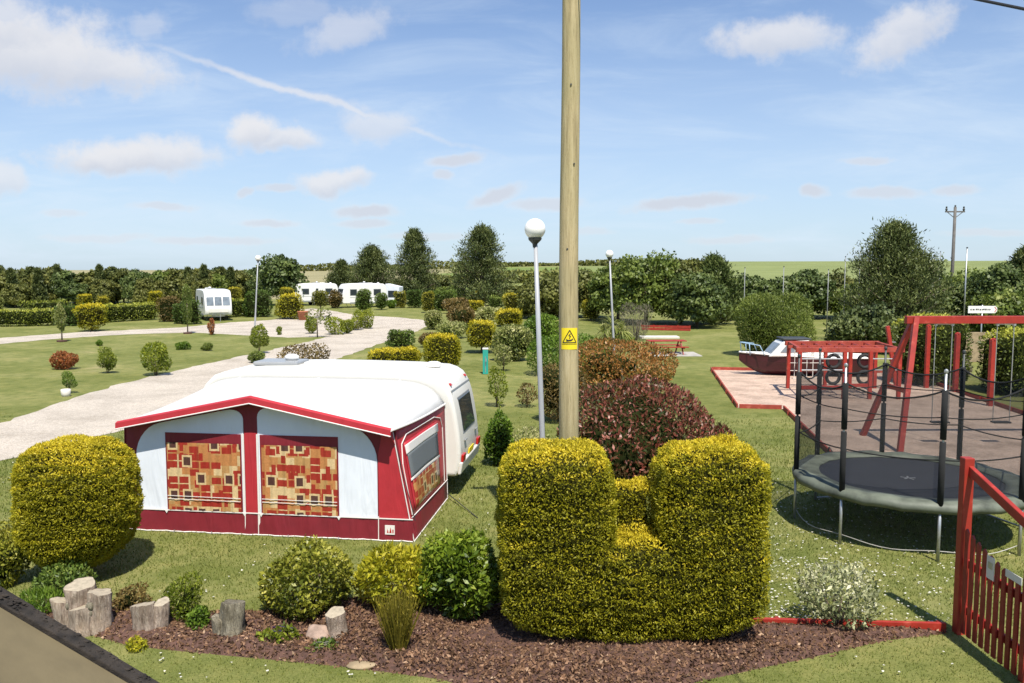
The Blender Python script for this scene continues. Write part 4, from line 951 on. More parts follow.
def far_pole():
    b = at(951, 300, 75); b.z = 0; t = thing('electricity_pole', 'distant electricity pole with a crossarm and insulators, above the right-hand pine', 'utility pole', b); h = zat(207, 75)
    MB().tube([(0, 0, -.3), (0, 0, h)], [.17, .12], 10).build('pole', M['oldpole'], t, smooth=True); a = MB(); a.box((0, 0, h - .42), (1.75, .12, .12)).beam((-.7, 0, h - .45), (0, 0, h - 1.0), .05, .05).beam((.7, 0, h - .45), (0, 0, h - 1.0), .05, .05); a.build('crossarm', M['oldpole'], t)
    for x in (-.78, 0, .78): MB().lathe([(.07, h - .36), (.11, h - .2), (.06, h - .1), (.09, h + .0), (.03, h + .06)], (x, 0, .0 if x else .12), 8).build('insulator', M['dkmetal'], t)
far_pole()
for i, (px, ty, by, lab) in enumerate(((743.5, 268, 330, 'thin grey mast in front of the dark evergreen, leftmost of the row of masts'), (782, 267, 335, 'thin grey mast rising behind the big rounded green bush'), (826.5, 270, 334, 'thin grey mast immediately right of the rounded green bush'),
        (843, 257, 332, 'thin grey mast halfway between the rounded bush and the right-hand pine'), (857.5, 252, 330, 'thin grey mast against the left flank of the right-hand pine'), (937, 252, 330, 'thin grey mast just left of the distant electricity pole'), (963, 248, 336, 'thickest grey mast, beside the white direction board'))):
    b = P(px, by); t = thing('net_mast', lab, 'mast', b, 0, 'thin masts along the edge of the field'); h = zat(ty, b.y); r = .035 if i < 6 else .05
    MB().tube([(0, 0, -.2), (0, 0, h)], [r * 1.15, r * .8], 8).build('mast', M['mast' if i < 6 else 'steel'], t, smooth=True); MB().lathe([(r, h), (r * 1.6, h + .03), (.005, h + .08)], (0, 0, 0), 8).build('cap', M['dkmetal'], t)
def sign_board():
    b = P(980, 354); t = thing('direction_sign', 'white direction board on a post above the red swing beam', 'sign', b, .0); D = b.y; zc = zat(309.5, D); s = D / F
    MB().tube([(0, 0, -.2), (0, 0, zc + .25)], .04, 8).build('post', M['steel'], t, smooth=True)
    bd = MB().prism([(-14.5 * s, -.05, zc - 3.6 * s), (12.5 * s, -.05, zc - 3.6 * s), (14.5 * s, -.05, zc - 1.5 * s), (14.5 * s, -.05, zc + 1.5 * s), (12.5 * s, -.05, zc + 3.6 * s), (-14.5 * s, -.05, zc + 3.6 * s)], (0, .03, 0)).build('board', M['white'], t)
    m = MB(); g = random.Random(4); x = -12.5
    while x < 8:
        w = g.uniform(.5, 1.6); m.box(((x + w / 2) * s, -.053, zc + g.uniform(-.2, .2) * s), (w * s, .004, g.uniform(.9, 1.7) * s)); x += w + g.uniform(.3, .9)
    m.build('lettering', M['ink'], bd); MB().prism([(11.5 * s, -.055, zc + 2.6 * s), (13.3 * s, -.055, zc), (11.5 * s, -.055, zc - 2.6 * s), (12.4 * s, -.055, zc - 2.6 * s), (14.1 * s, -.055, zc), (12.4 * s, -.055, zc + 2.6 * s)], (0, .003, 0)).build('arrow_mark', M['redlens'], bd)
sign_board()

# ---------- trampoline ----------
def trampoline():
    c = Vector((7.14, 14.6, 0)); Rr = 1.90; zb = .91
    t = thing('trampoline', 'big round trampoline with a black safety net on padded poles', 'trampoline', c)
    fr = MB(); fr.tube([(Rr * math.cos(a * .1309), Rr * math.sin(a * .1309), zb - .05) for a in range(48)], .03, 8, True); fr.build('frame_ring', M['steel'], t, smooth=True)
    n = 64; ri = Rr - .36; m = MB(); vs = [(0, 0, zb - .05)]; fs = []
    for k, (r, z) in enumerate(((.6, zb - .045), (1.2, zb - .03), (ri + .05, zb - .01))):
        vs += [(r * math.cos(6.28319 * j / n), r * math.sin(6.28319 * j / n), z) for j in range(n)]
    fs = [(0, 1 + j, 1 + (j + 1) % n) for j in range(n)]
    for k in range(2):
        for j in range(n): a = 1 + k * n + j; b = 1 + k * n + (j + 1) % n; fs.append((a, b, b + n, a + n))
    bm_ = m.add(vs, fs).build('jumping_mat', M['bedmat'], t, smooth=True)
    st = MB()
    for k in range(5): a = k * 1.2566; st.beam((0, 0, zb - .042), (.13 * math.cos(a), .13 * math.sin(a), zb - .042), .03, .004)
    st.build('centre_mark', M['steel'], bm_)
    # padded skirt over the springs, sagging between the legs
    vs = []; fs = []; prof = [(ri - .03, .005), (ri + .10, .035), (Rr - .10, .045), (Rr + .05, .02), (Rr + .09, -.05), (Rr + .075, -.13)]
    for j in range(n):
        a = 6.28319 * j / n; w = .012 * math.sin(j * 1.7) + .008 * math.sin(j * 3.9)
        for r, z in prof: vs.append(((r + w * .6) * math.cos(a), (r + w * .6) * math.sin(a), zb + z + w * (1 if r > ri + .2 else .3)))
    q = len(prof)
    for j in range(n):
        for k in range(q - 1): fs.append((j * q + k, ((j + 1) % n) * q + k, ((j + 1) % n) * q + k + 1, j * q + k + 1))
    MB().add(vs, fs).build('spring_pad', M['pad'], t, smooth=True).modifiers.new('Solidify', 'SOLIDIFY').thickness = .025
    angs = [168, 213, 258, 303, -8, 37, 79, 123]; tops = []
    for aa in angs:
        a = R(aa); ca, sa = math.cos(a), math.sin(a); rp = Rr + .03; zt = 3.02
        lg = MB(); lg.tube([(rp * ca, rp * sa, -.03), (rp * ca, rp * sa, zb)], .026, 8); lg.build('leg', M['steel'], t, smooth=True)
        p = MB().tube([(rp * ca, rp * sa, zb - .1), (rp * ca, rp * sa, zt)], .021, 8).build('net_pole', M['steel' if aa in (213, 258) else 'dkmetal'], t, smooth=True)
        for z0, z1 in ((zb - .05, 1.92), (1.96, 2.74)): MB().tube([((rp - .005) * ca, (rp - .005) * sa, z0), ((rp - .005) * ca, (rp - .005) * sa, z1)], .047, 10).build('foam_sleeve', M['black'], p, smooth=True)
        MB().lathe([(.024, zt - .02), (.032, zt), (.032, zt + .03), (.01, zt + .05)], (rp * ca, rp * sa, 0), 10).build('pole_cap', M['steel' if aa in (213, 258) else 'dkmetal'], p); tops.append(((rp - .05) * ca, (rp - .05) * sa))
    for a0, a1 in ((-8, 37), (79, 123)):
        q0, q1 = [Vector(((Rr + .03) * math.cos(R(a)), (Rr + .03) * math.sin(R(a)), .05)) for a in (a0, a1)]; MB().tube([q0, q0.lerp(q1, .5) * 1.01, q1], .018, 8).build('foot_bar', M['steel'], t)
    k = 10
    def ring(z, sag, r=.011, inset=.0):
        pts = []
        for i in range(8):
            p, q_ = Vector((*tops[i], z)), Vector((*tops[(i + 1) % 8], z))
            for j in range(k):
                u = j / k; w = p.lerp(q_, u); w.z -= sag * 4 * u * (1 - u); w.x *= 1 - inset * 4 * u * (1 - u) * .15; w.y *= 1 - inset * 4 * u * (1 - u) * .15; pts.append(w)
        return pts
    tp = ring(2.72, .17); md = ring(2.30, .05); lw = ring(1.62, .04); bt = ring(zb + .06, .0)
    nv = []; nf = []
    for a, b, c2 in zip(tp, lw, bt): nv += [a, b, c2]
    L = len(tp)
    for i in range(L):
        for j in range(2): nf.append((3 * i + j, 3 * ((i + 1) % L) + j, 3 * ((i + 1) % L) + j + 1, 3 * i + j + 1))
    nt_ = MB().add(nv, nf).build('safety_net', M['net'], t, smooth=True)
    for p, r in ((tp, .016), (md, .010), (lw, .012)): MB().tube(p, r, 6, True).build('net_rope', M['black'], nt_)
    MB().tube([(Rr * 1.0 * math.cos(R(a)), Rr * 1.0 * math.sin(R(a)), .16 - .05 * math.sin(R(a - 168) * 4) ** 2) for a in range(168, 304, 5)], .007, 5).build('bottom_cord', M['concrete'], t)
    ld = MB()
    for s in (-.16, .16):
        ld.tube([(-.5 + s * .9, Rr * .98 + .02, zb + .02), (-.52 + s, Rr + .05, zb + .1), (-.55 + s, Rr + .45, 0)], .016, 6)
    for z in (.3, .6): ld.tube([(-.71, Rr + .1 + (.85 - z) * .4, z), (-.39, Rr + .1 + (.85 - z) * .4, z)], .014, 6)
    ld.build('step_ladder', M['dkmetal'], t)
trampoline()

# ---------- play area ----------
for i, (a, b, lab) in enumerate(((play[1], play[0], 'long low red board on the left side of the boat\'s gravel pit'), (play[1], play[2], 'short low red board across the step of the gravel pit'), (play[3], play[2], 'low red board running from the step to behind the trampoline'),
        (play[3], play[4], 'low red board behind the trampoline, closing the gravel at its front'), (play[0], play[5], 'low red board behind the boat, far edge of the gravel'), (play[4], play[5], 'dark low board along the gravel edge beneath the right-hand hedges'))):
    a = Vector((*a, 0)); b = Vector((*b, 0)); t = thing('edging_board', lab, 'edging board', a, 0, 'boards edging the play gravel'); d = b - a; u = d.normalized(); mt = M['reddark' if i == 5 else 'redold']
    MB().beam(Vector((0, 0, .055)) + u * .06, d + Vector((0, 0, .055)) - u * .06, .055, .17).build('board', mt, t, bevel=.008)
    k = int(d.length / 2.4)
    for j in range(k + 1): p = d * (j + .5) / (k + 1) + Vector((-u.y, u.x, 0)) * .05; MB().box((p.x, p.y, .04), (.045, .045, .20), rz=math.atan2(u.y, u.x)).build('stake', mt, t)
def boat():
    D = 36.2; bow = at(739, 357, D); L = 5.6; t = thing('boat', 'small maroon boat with a white cabin standing on the play gravel', 'boat', (bow.x, bow.y, 0), R(-3))
    st = []; n = 16; m = MB(); vs = []
    def sec(u):
        w = .98 * (1 - (1 - u) ** 2.6) * (1 - .12 * max(0, u - .7) / .3); k = .02 + .62 * max(0, 1 - u / .22) ** 1.7; s = .84 + .16 * (1 - u) ** 2; x = L * u - .25 * 0
        return x, max(w, .02), k, s
    for i in range(n + 1):
        x, w, k, s = sec(i / n); pts = [(w, s), (w * .97, s - (s - k) * .35), (w * .80, k + (s - k) * .22), (w * .4, k + .05), (0, k)]
        vs += [(x, -a, z) for a, z in pts] + [(x, a, z) for a, z in pts[:-1][::-1]]
    q = 9; fs = [(i * q + j, i * q + j + 1, (i + 1) * q + j + 1, (i + 1) * q + j) for i in range(n) for j in range(q - 1)] + [tuple(n * q + j for j in range(q))]
    hl = m.add(vs, fs).build('hull', M['hull'], t, smooth=False)
    for s in (-1, 1): g = MB().tube([(sec(i / n)[0], s * (sec(i / n)[1] + .01), sec(i / n)[3] - .0) for i in range(n + 1)], .035, 6); g.build('gunwale', M['white'], t, smooth=True)
    dv = []; df = []
    for i in range(n + 1): x, w, k, s = sec(i / n); dv += [(x, -w, s + .01), (x, 0, s + .05), (x, w, s + .01)]
    for i in range(n): df += [(3 * i + j, 3 * i + 3 + j, 3 * i + 4 + j, 3 * i + 1 + j) for j in (0, 1)]
    MB().add(dv, df).build('deck', M['white'], t)
    # cabin
    prof = [(1.15, .86), (1.75, 1.52), (2.85, 1.58), (2.95, .86)]; hw = .66
    cb = MB().prism([(x, -hw, z) for x, z in prof], (0, 2 * hw, 0)).build('cabin', M['white'], t, bevel=.05)
    for s in (-1, 1): MB().prism([(1.62, s * (hw + .002), 1.06), (1.92, s * (hw + .002), 1.42), (2.72, s * (hw + .002), 1.46), (2.72, s * (hw + .002), 1.06)], (0, s * .02, 0)).build('cabin_window', M['glassl'], cb)
    MB().prism([(1.28, -.5, 1.0), (1.28, .5, 1.0), (1.63, .5, 1.40), (1.63, -.5, 1.40)], (-.03, 0, .03)).build('windscreen', M['glassl'], cb)
    MB().box((2.35, 0, 1.62), (1.2, 1.2, .06)).build('cabin_roof', M['dkmetal'], cb, bevel=.02)
    MB().box((3.3, 0, .98), (.5, 1.2, .22)).build('engine_box', M['white'], t, bevel=.03); MB().box((4.5, 0, .96), (.35, 1.5, .2)).build('bench', M['cream'], t, bevel=.02)
    r = MB(); pl = [(.95, -.66, .92), (.75, -.58, 1.34), (.15, -.2, 1.42), (.02, 0, 1.43), (.15, .2, 1.42), (.75, .58, 1.34), (.95, .66, .92)]; r.tube(pl, .022, 6)
    for x, y in ((.4, -.36), (.4, .36), (.1, 0)): r.tube([(x, y, .9), (x - .05, y, 1.4)], .018, 6)
    r.build('bow_rail', M['blue'], t, smooth=True)
    MB().beam((1.4, 0, .03), (5.2, 0, .03), .12, .06).build('keel', M['hull'], t)
boat()
def climbing_frame():
    nb, ft = 29.2, 31.9; zt = 1.74
    A = [at(800, 352, nb), at(845, 352, nb), at(871, 352, nb), at(900, 352, nb)]; B = [at(789, 343, ft), at(826, 343, ft), at(851, 343, ft), at(876, 343, ft)]
    o = Vector((A[0].x, A[0].y, 0)); t = thing('climbing_frame', 'red timber climbing frame with monkey bars and hanging tyres in front of the boat', 'climbing frame', o)
    A = [Vector((p.x - o.x, p.y - o.y, zt)) for p in A]; B = [Vector((p.x - o.x, p.y - o.y, zt)) for p in B]
    for p in A + B: MB().beam((p.x, p.y, -.2), (p.x, p.y, zt), .125, .125).build('post', M['red'], t, bevel=.01)
    for q in (A, B): MB().beam(q[0] + Vector((-.15, 0, .03)), q[-1] + Vector((.15, 0, .03)), .12, .17).build('top_rail', M['redold'], t, bevel=.01)
    for k in range(8):
        u = k / 7; a = A[0].lerp(A[-1], u); b = B[0].lerp(B[-1], u)
        if k in (0, 7): MB().beam(a + Vector((0, .07, .03)), b + Vector((0, -.07, .03)), .11, .15).build('end_rail', M['redold'], t, bevel=.01)
        else: MB().tube([a + Vector((0, .06, .03)), b + Vector((0, -.06, .03))], .03, 8).build('rung', M['red'], t)
    for a, b in ((A[0], A[1]), (A[2], A[3])):
        for z in (1.05, 1.45): MB().tube([Vector((a.x + .06, a.y, z)), Vector((b.x - .06, b.y, z))], .022, 8).build('metal_bar', M['steel'], t)
    MB().beam(Vector((A[0].x + .06, A[0].y, .42)), Vector((A[1].x - .06, A[1].y, .42)), .05, .14).build('low_board', M['red'], t, bevel=.008)
    MB().beam(Vector((A[1].x + .06, A[1].y, .5)), Vector((A[2].x - .06, A[2].y, .5)), .05, .12).build('low_board', M['red'], t, bevel=.008)
    # scramble net of white rope in the first bay of the far side
    nt = MB(); a, b = B[0], B[1]
    for i in range(1, 6): u = i / 6; p = a.lerp(b, u); nt.tube([(p.x, p.y, .3), (p.x, p.y, zt - .1)], .014, 5)
    for z in (.4, .7, 1.0, 1.3): nt.tube([(a.x + .05, a.y, z), (b.x - .05, b.y, z)], .014, 5)
    nt.build('rope_net', M['slabw'], t)
    # tyres hung in two columns
    for (x0, dy) in ((A[0].x + (A[1].x - A[0].x) * .82 + .15, 1.3), (A[2].x + .10, 1.3)):
        for xk in (.25,):
            for z in (1.22, .62):
                m = MB(); c = Vector((x0 + xk, A[0].y + dy, z)); m.tube([c + Vector((.235 * math.cos(i * .2618), 0, .235 * math.sin(i * .2618))) for i in range(24)], .062, 8, True); m.build('tyre', M['rubber'], t, smooth=True)
    MB().beam(Vector((A[0].x, A[0].y + 1.3, zt + .03)), Vector((A[-1].x, A[-1].y + 1.3, zt + .03)), .09, .1).build('tyre_beam', M['redold'], t)
climbing_frame()
def swings():
    zb = 3.30; Y = 21.6; aL = at(915, 322, Y); o = Vector((aL.x, Y, 0)); t = thing('swing_set', 'tall red A-frame swing set with chain swings', 'swing', o); Lb = 5.4
    MB().beam((-.25, 0, zb), (Lb + .25, 0.1, zb), .16, .20).build('top_beam', M['red'], t, bevel=.012)
    for s in (0, 1):
        x = .0 if s == 0 else Lb; e = -.82 if s == 0 else .82
        for y in (-1.15, 1.15): MB().beam((x + e, y, -.15), (x, y * .04, zb + .06), .135, .135, up=(1, 0, 0)).build('leg', M['red'], t, bevel=.01)
        MB().beam((x + e * .55, -.62, 1.5), (x + e * .55, .62, 1.5), .06, .12).build('brace', M['red'], t)
    for xc in (.78, 2.4, 4.0):
        s = MB().box((xc, .02, .58), (.46, .2, .045)).build('seat', M['rubber'], t, bevel=.015)
        for x in (-.22, .22):
            MB().tube([(xc + x, .02, .6), (xc + x, .02, zb - .1)], .012, 6).build('chain', M['steel'], t); MB().box((xc + x, 0.02, zb - .13), (.05, .08, .06)).build('hanger', M['steel'], t)
        MB().beam((xc - .26, .02, zb - .112), (xc + .26, .02, zb - .112), .05, .025).build('hanger_plate', M['slabw'], t)
swings()
for (p0, p1, lab, w) in (((903.5, 378), 324, 'red post standing behind the left leg of the swing set', .15), ((926, 388), 326, 'red post seen under the swing beam, nearer its left end', .15), ((955, 392), 334, 'darker red post behind the first swing\'s chains', .16), ((990, 406), 340, 'red post closest to the right edge, in front of the yellow-topped hedge', .17)):
    b = P(*p0); t = thing('timber_post', lab, 'post', b, 0, 'red posts along the back of the play area'); h = zat(p1, b.y); MB().beam((0, 0, -.2), (0, 0, h), w, w).build('post', M['reddark' if 'darker' in lab else 'red'], t, bevel=.012); MB().lathe([(w * .66, h), (w * .66, h + .03), (.01, h + .07)], (0, 0, 0), 4).build('cap', M['red'], t)
b = P(894, 390); h = zat(326, b.y); t = thing('leaning_post', 'short leaning red pole between the climbing frame and the swing set', 'post', b); MB().beam((.1, 0, 0), (-.35, 0, h), .13, .13).build('post', M['red'], t, bevel=.01); MB().tube([(-.2, 0, h * .75), (-.05, -.1, h * .75)], .02, 6).build('foot_peg', M['steel'], t)

# ---------- gate and board at the right front ----------
def gate():
    b = P(959, 633); t = thing('picket_gate', 'red picket gate with tall posts and two small white notices', 'gate', b)
    MB().beam((0, 0, -.2), (0, 0, 2.27), .125, .125).build('post', M['red'], t, bevel=.01); MB().beam((.03, -2.62, -.2), (.03, -2.62, 1.75), .125, .125).build('post', M['red'], t, bevel=.01)
    MB().beam((.06, -1.25, -.2), (.06, -1.25, 1.28), .10, .10).build('post', M['red'], t, bevel=.01)
    MB().beam((.02, -.03, 2.12), (.09, -2.6, 1.36), .06, .12).build('sloping_brace', M['red'], t, bevel=.008)
    n = 19
    for i in range(n):
        y = -.13 - i * .132; u = i / (n - 1); h = 1.40 - .26 * math.sin(u * math.pi * .9); m = MB()
        m.prism([(-.04, y - .036, .06), (-.04, y + .036, .06), (-.04, y + .036, h - .04), (-.04, y, h), (-.04, y - .036, h - .04)], (.022, 0, 0)); pk = m.build('picket', M['reddark'], t)  # darker red than the posts: shade on the visible side is in the colour
        if i in (4, 7):
            if i == 4: MB().box((-.046, y - .02, 1.10), (.008, .15, .27)).build('notice', M['slabw'], pk); MB().box((-.0515, y - .02, 1.13), (.003, .09, .08)).build('notice_mark', M['steel'], pk)
            else: MB().box((-.046, y - .07, 1.16), (.008, .30, .085)).build('notice', M['slabw'], pk)
    for z in (.35, .95): MB().beam((.01, -.06, z), (.03, -2.55, z), .04, .10).build('rail', M['red'], t, bevel=.006)
gate()
a, b = P(640, 624), P(950, 632); t = thing('bed_edging', 'low red board edging the flower bed, running up to the picket gate', 'edging board', a); d = b - a; MB().beam((0, 0, .05), d + Vector((-.06, 0, .05)), .05, .15).build('board', M['red'], t, bevel=.006)
for k in (.45, .75, .97): MB().box((d.x * k, d.y * k + .05, .03), (.05, .05, .18)).build('stake', M['reddark'], t)

# ---------- neighbouring roof, lower left ----------
def porch():
    t = thing('porch_roof', 'khaki pitched porch roof with a dark mossy slate verge, lower left corner', 'building', (-2.5, 3.9, 0))
    q0 = at(0, 604, 3.9); q1 = at(150, 693, 3.9); sl = (q1.z - q0.z) / (q1.x - q0.x); z = lambda x: q0.z + sl * (x - 2.5 - q0.x)
    xa, xb = -2.0, 1.15; y0 = -2.6
    MB().prism([(xa, y0, z(xa)), (xb, y0, z(xb)), (xb, y0, z(xb) - .10), (xa, y0, z(xa) - .10)], (0, -y0 - .02, 0)).build('roof', M['felt'], t)
    MB().prism([(xa, y0, z(xa)), (xa - 2.2, y0, z(xa) + 2.2 * sl), (xa - 2.2, y0, z(xa) + 2.2 * sl - .1), (xa, y0, z(xa) - .1)], (0, -y0 - .02, 0)).build('roof_slope', M['felt'], t)
    g = random.Random(5); k = 15
    vg = MB()
    for i in range(k):
        x0 = xa + (xb - xa) * i / k; x1 = x0 + (xb - xa) / k * 1.06; dz = g.uniform(-.02, .016)
        vg.prism([(x0, -.015, z(x0) - .05), (x1, -.015, z(x1) - .05), (x1, -.015, z(x1) + .024 + dz * .5), (x0, -.015, z(x0) + .024 + dz * .5)], (0, .10 + g.uniform(-.01, .015), 0))
    vg.build('slate_verge', M['roofedge'], t, bevel=.006)
    MB().beam((xa, .03, z(xa) - .13), (xb, .03, z(xb) - .13), .03, .16).build('barge_board', M['dkmetal'], t)
    MB().prism([(xa, -.05, 0), (xb - .2, -.05, 0), (xb - .2, -.05, z(xb - .2) - .12), (xa, -.05, z(xa) - .12)], (0, -.12, 0)).build('gable_wall', M['cream'], t)
    MB().prism([(xb - .3, y0 + .1, 0), (xb - .2, y0 + .1, 0), (xb - .2, y0 + .1, z(xb - .2) - .12), (xb - .3, y0 + .1, z(xb - .2) - .12)], (0, -y0 - .2, 0)).build('side_wall', M['cream'], t)
    ms = MB()
    for i in range(420): x = g.uniform(xa + .3, xb); ms.sphere((x, g.uniform(-.0, .07), z(x) + .024), g.uniform(.004, .013), 6, 4, (g.uniform(1, 2.2), 1, .7))
    tag(ms.build('moss', M['roofedge'], t), kind='stuff')
porch()

# ---------- stumps and stones ----------
def stump(name, label, lobes, px, py, mat='stump', group='old tree stumps in the flower bed'):
    b = P(px, py); t = thing(name, label, 'tree stump', b, 0, group)
    for i, (x, y, r, h, lx, ly) in enumerate(lobes):
        g = np.random.default_rng(int(px * 7 + i)); n = 20; ph = g.uniform(0, 6, 4); vs = []; fs = []; zs = [-.08, .02, h * .35, h * .7, h * .96, h]
        f = lambda a, z: 1 + .10 * math.sin(2 * a + ph[0]) + .07 * math.sin(3 * a + ph[1] + z * 5) + .06 * math.sin(7 * a + ph[2]) + .08 * math.sin(5 * a + ph[3] - z * 9)
        for k, z in enumerate(zs):
            rr = r * (1.18 if k < 2 else 1.0) * (.97 if k == 5 else 1); u = max(0, z) / h
            vs += [(x + lx * u + rr * f(a, z) * math.cos(a), y + ly * u + rr * f(a, z) * math.sin(a), z + (.03 * math.sin(a + ph[0]) if k >= 4 else 0)) for a in (6.28319 * j / n for j in range(n))]
        for k in range(5):
            for j in range(n): fs.append((k * n + j, k * n + (j + 1) % n, (k + 1) * n + (j + 1) % n, (k + 1) * n + j))
        MB().add(vs, fs).build('trunk', M[mat], t, smooth=True); top = [Vector(v) + Vector((0, 0, -.004)) for v in vs[-n:]]; c = sum(top, Vector()) / n
        MB().add(top + [c], [(j, (j + 1) % n, n) for j in range(n)]).build('cut_top', M['cutwood' if mat == 'stump' else 'stumpdk'], t)
        if mat == 'stump' and h > .42:
            for q in range(2): a = -1.57 + g.uniform(-.9, .9); zz = h * g.uniform(.35, .75); kx = x + lx * zz / h; MB().sphere((kx + r * 1.02 * math.cos(a), y + r * 1.02 * math.sin(a), zz), .055, 10, 6, (1, .7, 1)).build('knot', M['stumpdk'], t, smooth=True)
stump('tree_stump', 'cluster of pale stumps with three cut tops at the porch end of the bed', [(-.06, .12, .175, .56, -.02, 0), (.20, .02, .155, .50, .02, 0), (-.22, .0, .11, .40, -.08, 0), (.03, -.08, .13, .34, 0, 0)], 84, 630)
stump('tree_stump', 'low broken pinkish stump beside the small dark conifer', [(-.06, 0, .14, .38, -.02, 0), (.11, .03, .09, .40, .03, 0)], 151, 633)
stump('tree_stump', 'grey mossy stump standing alone, left of the rounded variegated shrub', [(0, 0, .15, .46, .04, 0), (-.13, -.02, .08, .26, -.02, 0)], 231, 637, 'stumpdk')
stump('tree_stump', 'short cut log with a clean pale top, below the rounded variegated shrub', [(0, 0, .115, .34, -.015, 0)], 337, 638)
def rock(label, px, py, sx, sy, sz, mat='stone'):
    b = P(px, py); g = mknoise(int(px), 4); m = MB().sphere((0, 0, 0), 1, 18, 12); v = np.array(m.v); v *= (1 + .13 * g(v))[:, None]; v[:, 2] = np.where(v[:, 2] < -.4, -.4, v[:, 2]); v *= np.array([sx, sy, sz]); v[:, 2] += .3 * sz; m.v = [tuple(p) for p in v]
    tag(m.build('rock', M[mat], None, smooth=True, loc=b), label, 'rock')
rock('rounded pink stone against the short cut log', 318, 640, .19, .15, .15); rock('flat buff stone on the bark at the front of the bed', 362, 666, .17, .11, .04, 'tan')

# ---------- small site furniture ----------
def table():
    b = P(666, 354); t = thing('picnic_table', 'red picnic table on a concrete pad on the lawn', 'picnic table', b, R(4)); L = 2.1
    for y in (-.3, -.1, .1, .3): MB().box((0, y, .74), (L, .17, .045)).build('table_board', M['red'], t, bevel=.006)
    for y in (-.72, .72): MB().box((0, y, .44), (L, .26, .045)).build('bench_seat', M['red'], t, bevel=.006)
    for x in (-.75, .75):
        MB().beam((x, -.82, 0), (x, -.22, .71), .05, .1).build('leg', M['reddark'], t); MB().beam((x, .82, 0), (x, .22, .71), .05, .1).build('leg', M['reddark'], t); MB().beam((x + .051, -.82, .39), (x + .051, .82, .39), .05, .09).build('crossbar', M['reddark'], t)
    tag(MB().box((b.x + .4, b.y - .2, .012), (2.6, 2.2, .05)).build('concrete_pad', M['concrete']), 'pale concrete pad beneath the red picnic table', 'slab')
table()
b = P(659, 338); tag(MB().box((0, 0, .06), (2.6, 1.0, .14)).build('pale_slab', M['slabw'], None, bevel=.02, loc=b), 'pale flat slab lying on the lawn behind the picnic table', 'slab')
a, b = P(642, 330), P(690, 331); t = thing('low_barrier', 'long low red barrier in front of the tree bank', 'barrier', a); d = b - a
for z in (.10, .30): MB().beam((0, 0, z), d + Vector((0, 0, z)), .05, .17).build('rail', M['red'], t)
for k in range(5): MB().box((d.x * k / 4, d.y * k / 4 + .05, .2), (.08, .06, .44)).build('post', M['red'], t)
def water_post():
    b = P(485.5, 374); t = thing('water_post', 'short teal service post with a pale cap, on the lawn behind the caravan', 'service post', b); h = zat(349.5, b.y); w = 5.4 * b.y / F
    MB().box((0, 0, h / 2), (w, w, h)).build('post', M['teal'], t, bevel=.015); MB().box((0, 0, h + .035), (w * 1.12, w * 1.12, .07)).build('cap', M['slabw'], t, bevel=.02); MB().tube([(w * .15, -w * .5, h * .62), (w * .15, -w * .5 - .09, h * .6), (w * .15, -w * .5 - .1, h * .52)], .02, 6).build('tap', M['steel'], t); MB().box((0, -w * .5 - .003, h * .4), (w * .12, .008, h * .65)).build('panel_seam', M['steel'], t)
water_post()
b = P(66, 396.5); tag(MB().lathe([(.13, -.02), (.16, .10), (.17, .26), (.15, .27), (.12, .22)], (0, 0, 0), 14).build('plant_pot', M['slabw'], None, True, loc=b), 'small white pot holding the young bush on the left lawn', 'plant pot')
b = P(303, 320); tag(MB().lathe([(.35, -.02), (.5, .75), (.55, .8), (.5, .82), (.4, .7)], (0, 0, 0), 14).build('plant_pot', M['terra'], None, True, loc=b), 'terracotta tub beside the tall golden topiary by the caravans', 'plant pot')
# ---------- far caravans ----------
def far_cav(label, px, by, heading, sc, cz=0): 
    b = P(px, by); b.z = cz; return caravan('caravan', label, b, heading, sc, 'white caravans parked by the drive')
c1 = P(219, 325); hd = math.atan2(-c1.y, -c1.x)         # its front looks back at the camera, a little to the right
rz1 = R(117); fc = P(219, 321); off = Matrix.Rotation(rz1, 3, 'Z') @ Vector((-6.25 * 1.1, 1.06 * 1.1, 0))
caravan('caravan', 'white caravan at the left, its three-pane front facing us behind small hedges', Vector((fc.x, fc.y, 0)) - off, rz1, 1.1, 'white caravans parked by the drive', flip=True)
def place(label, px_front, px_rear, by, sc, rz):
    f = P(px_front, by); r = P(px_rear, by); return far_cav(label, px_rear, by, rz, sc)
place('white caravan with a rounded front, left one of the far pair beside the ball-headed tree', 293, 337.5, 305.0, (.90, 1., 1.13), R(30))
place('white caravan with a dark front window, right of the far pair, with a grey porch', 341, 386, 307.0, (.90, 1.05, 1.16), R(30))
b = P(390.5, 306.0); t = thing('porch_awning', 'small grey white porch awning at the end of the far caravan', 'awning', b, R(-6))
MB().prism([(-.6, -.2, 0), (1.2, -.2, 0), (1.2, -.2, 2.45), (-.6, -.2, 2.85)], (0, 2.2, 0)).build('canopy', M['greywhite'], t, bevel=.04); MB().box((.35, -.21, 1.55), (1.2, .03, .85)).build('window', M['glass'], t); MB().box((.35, -.21, .5), (1.3, .03, .5)).build('panel', M['mast'], t)

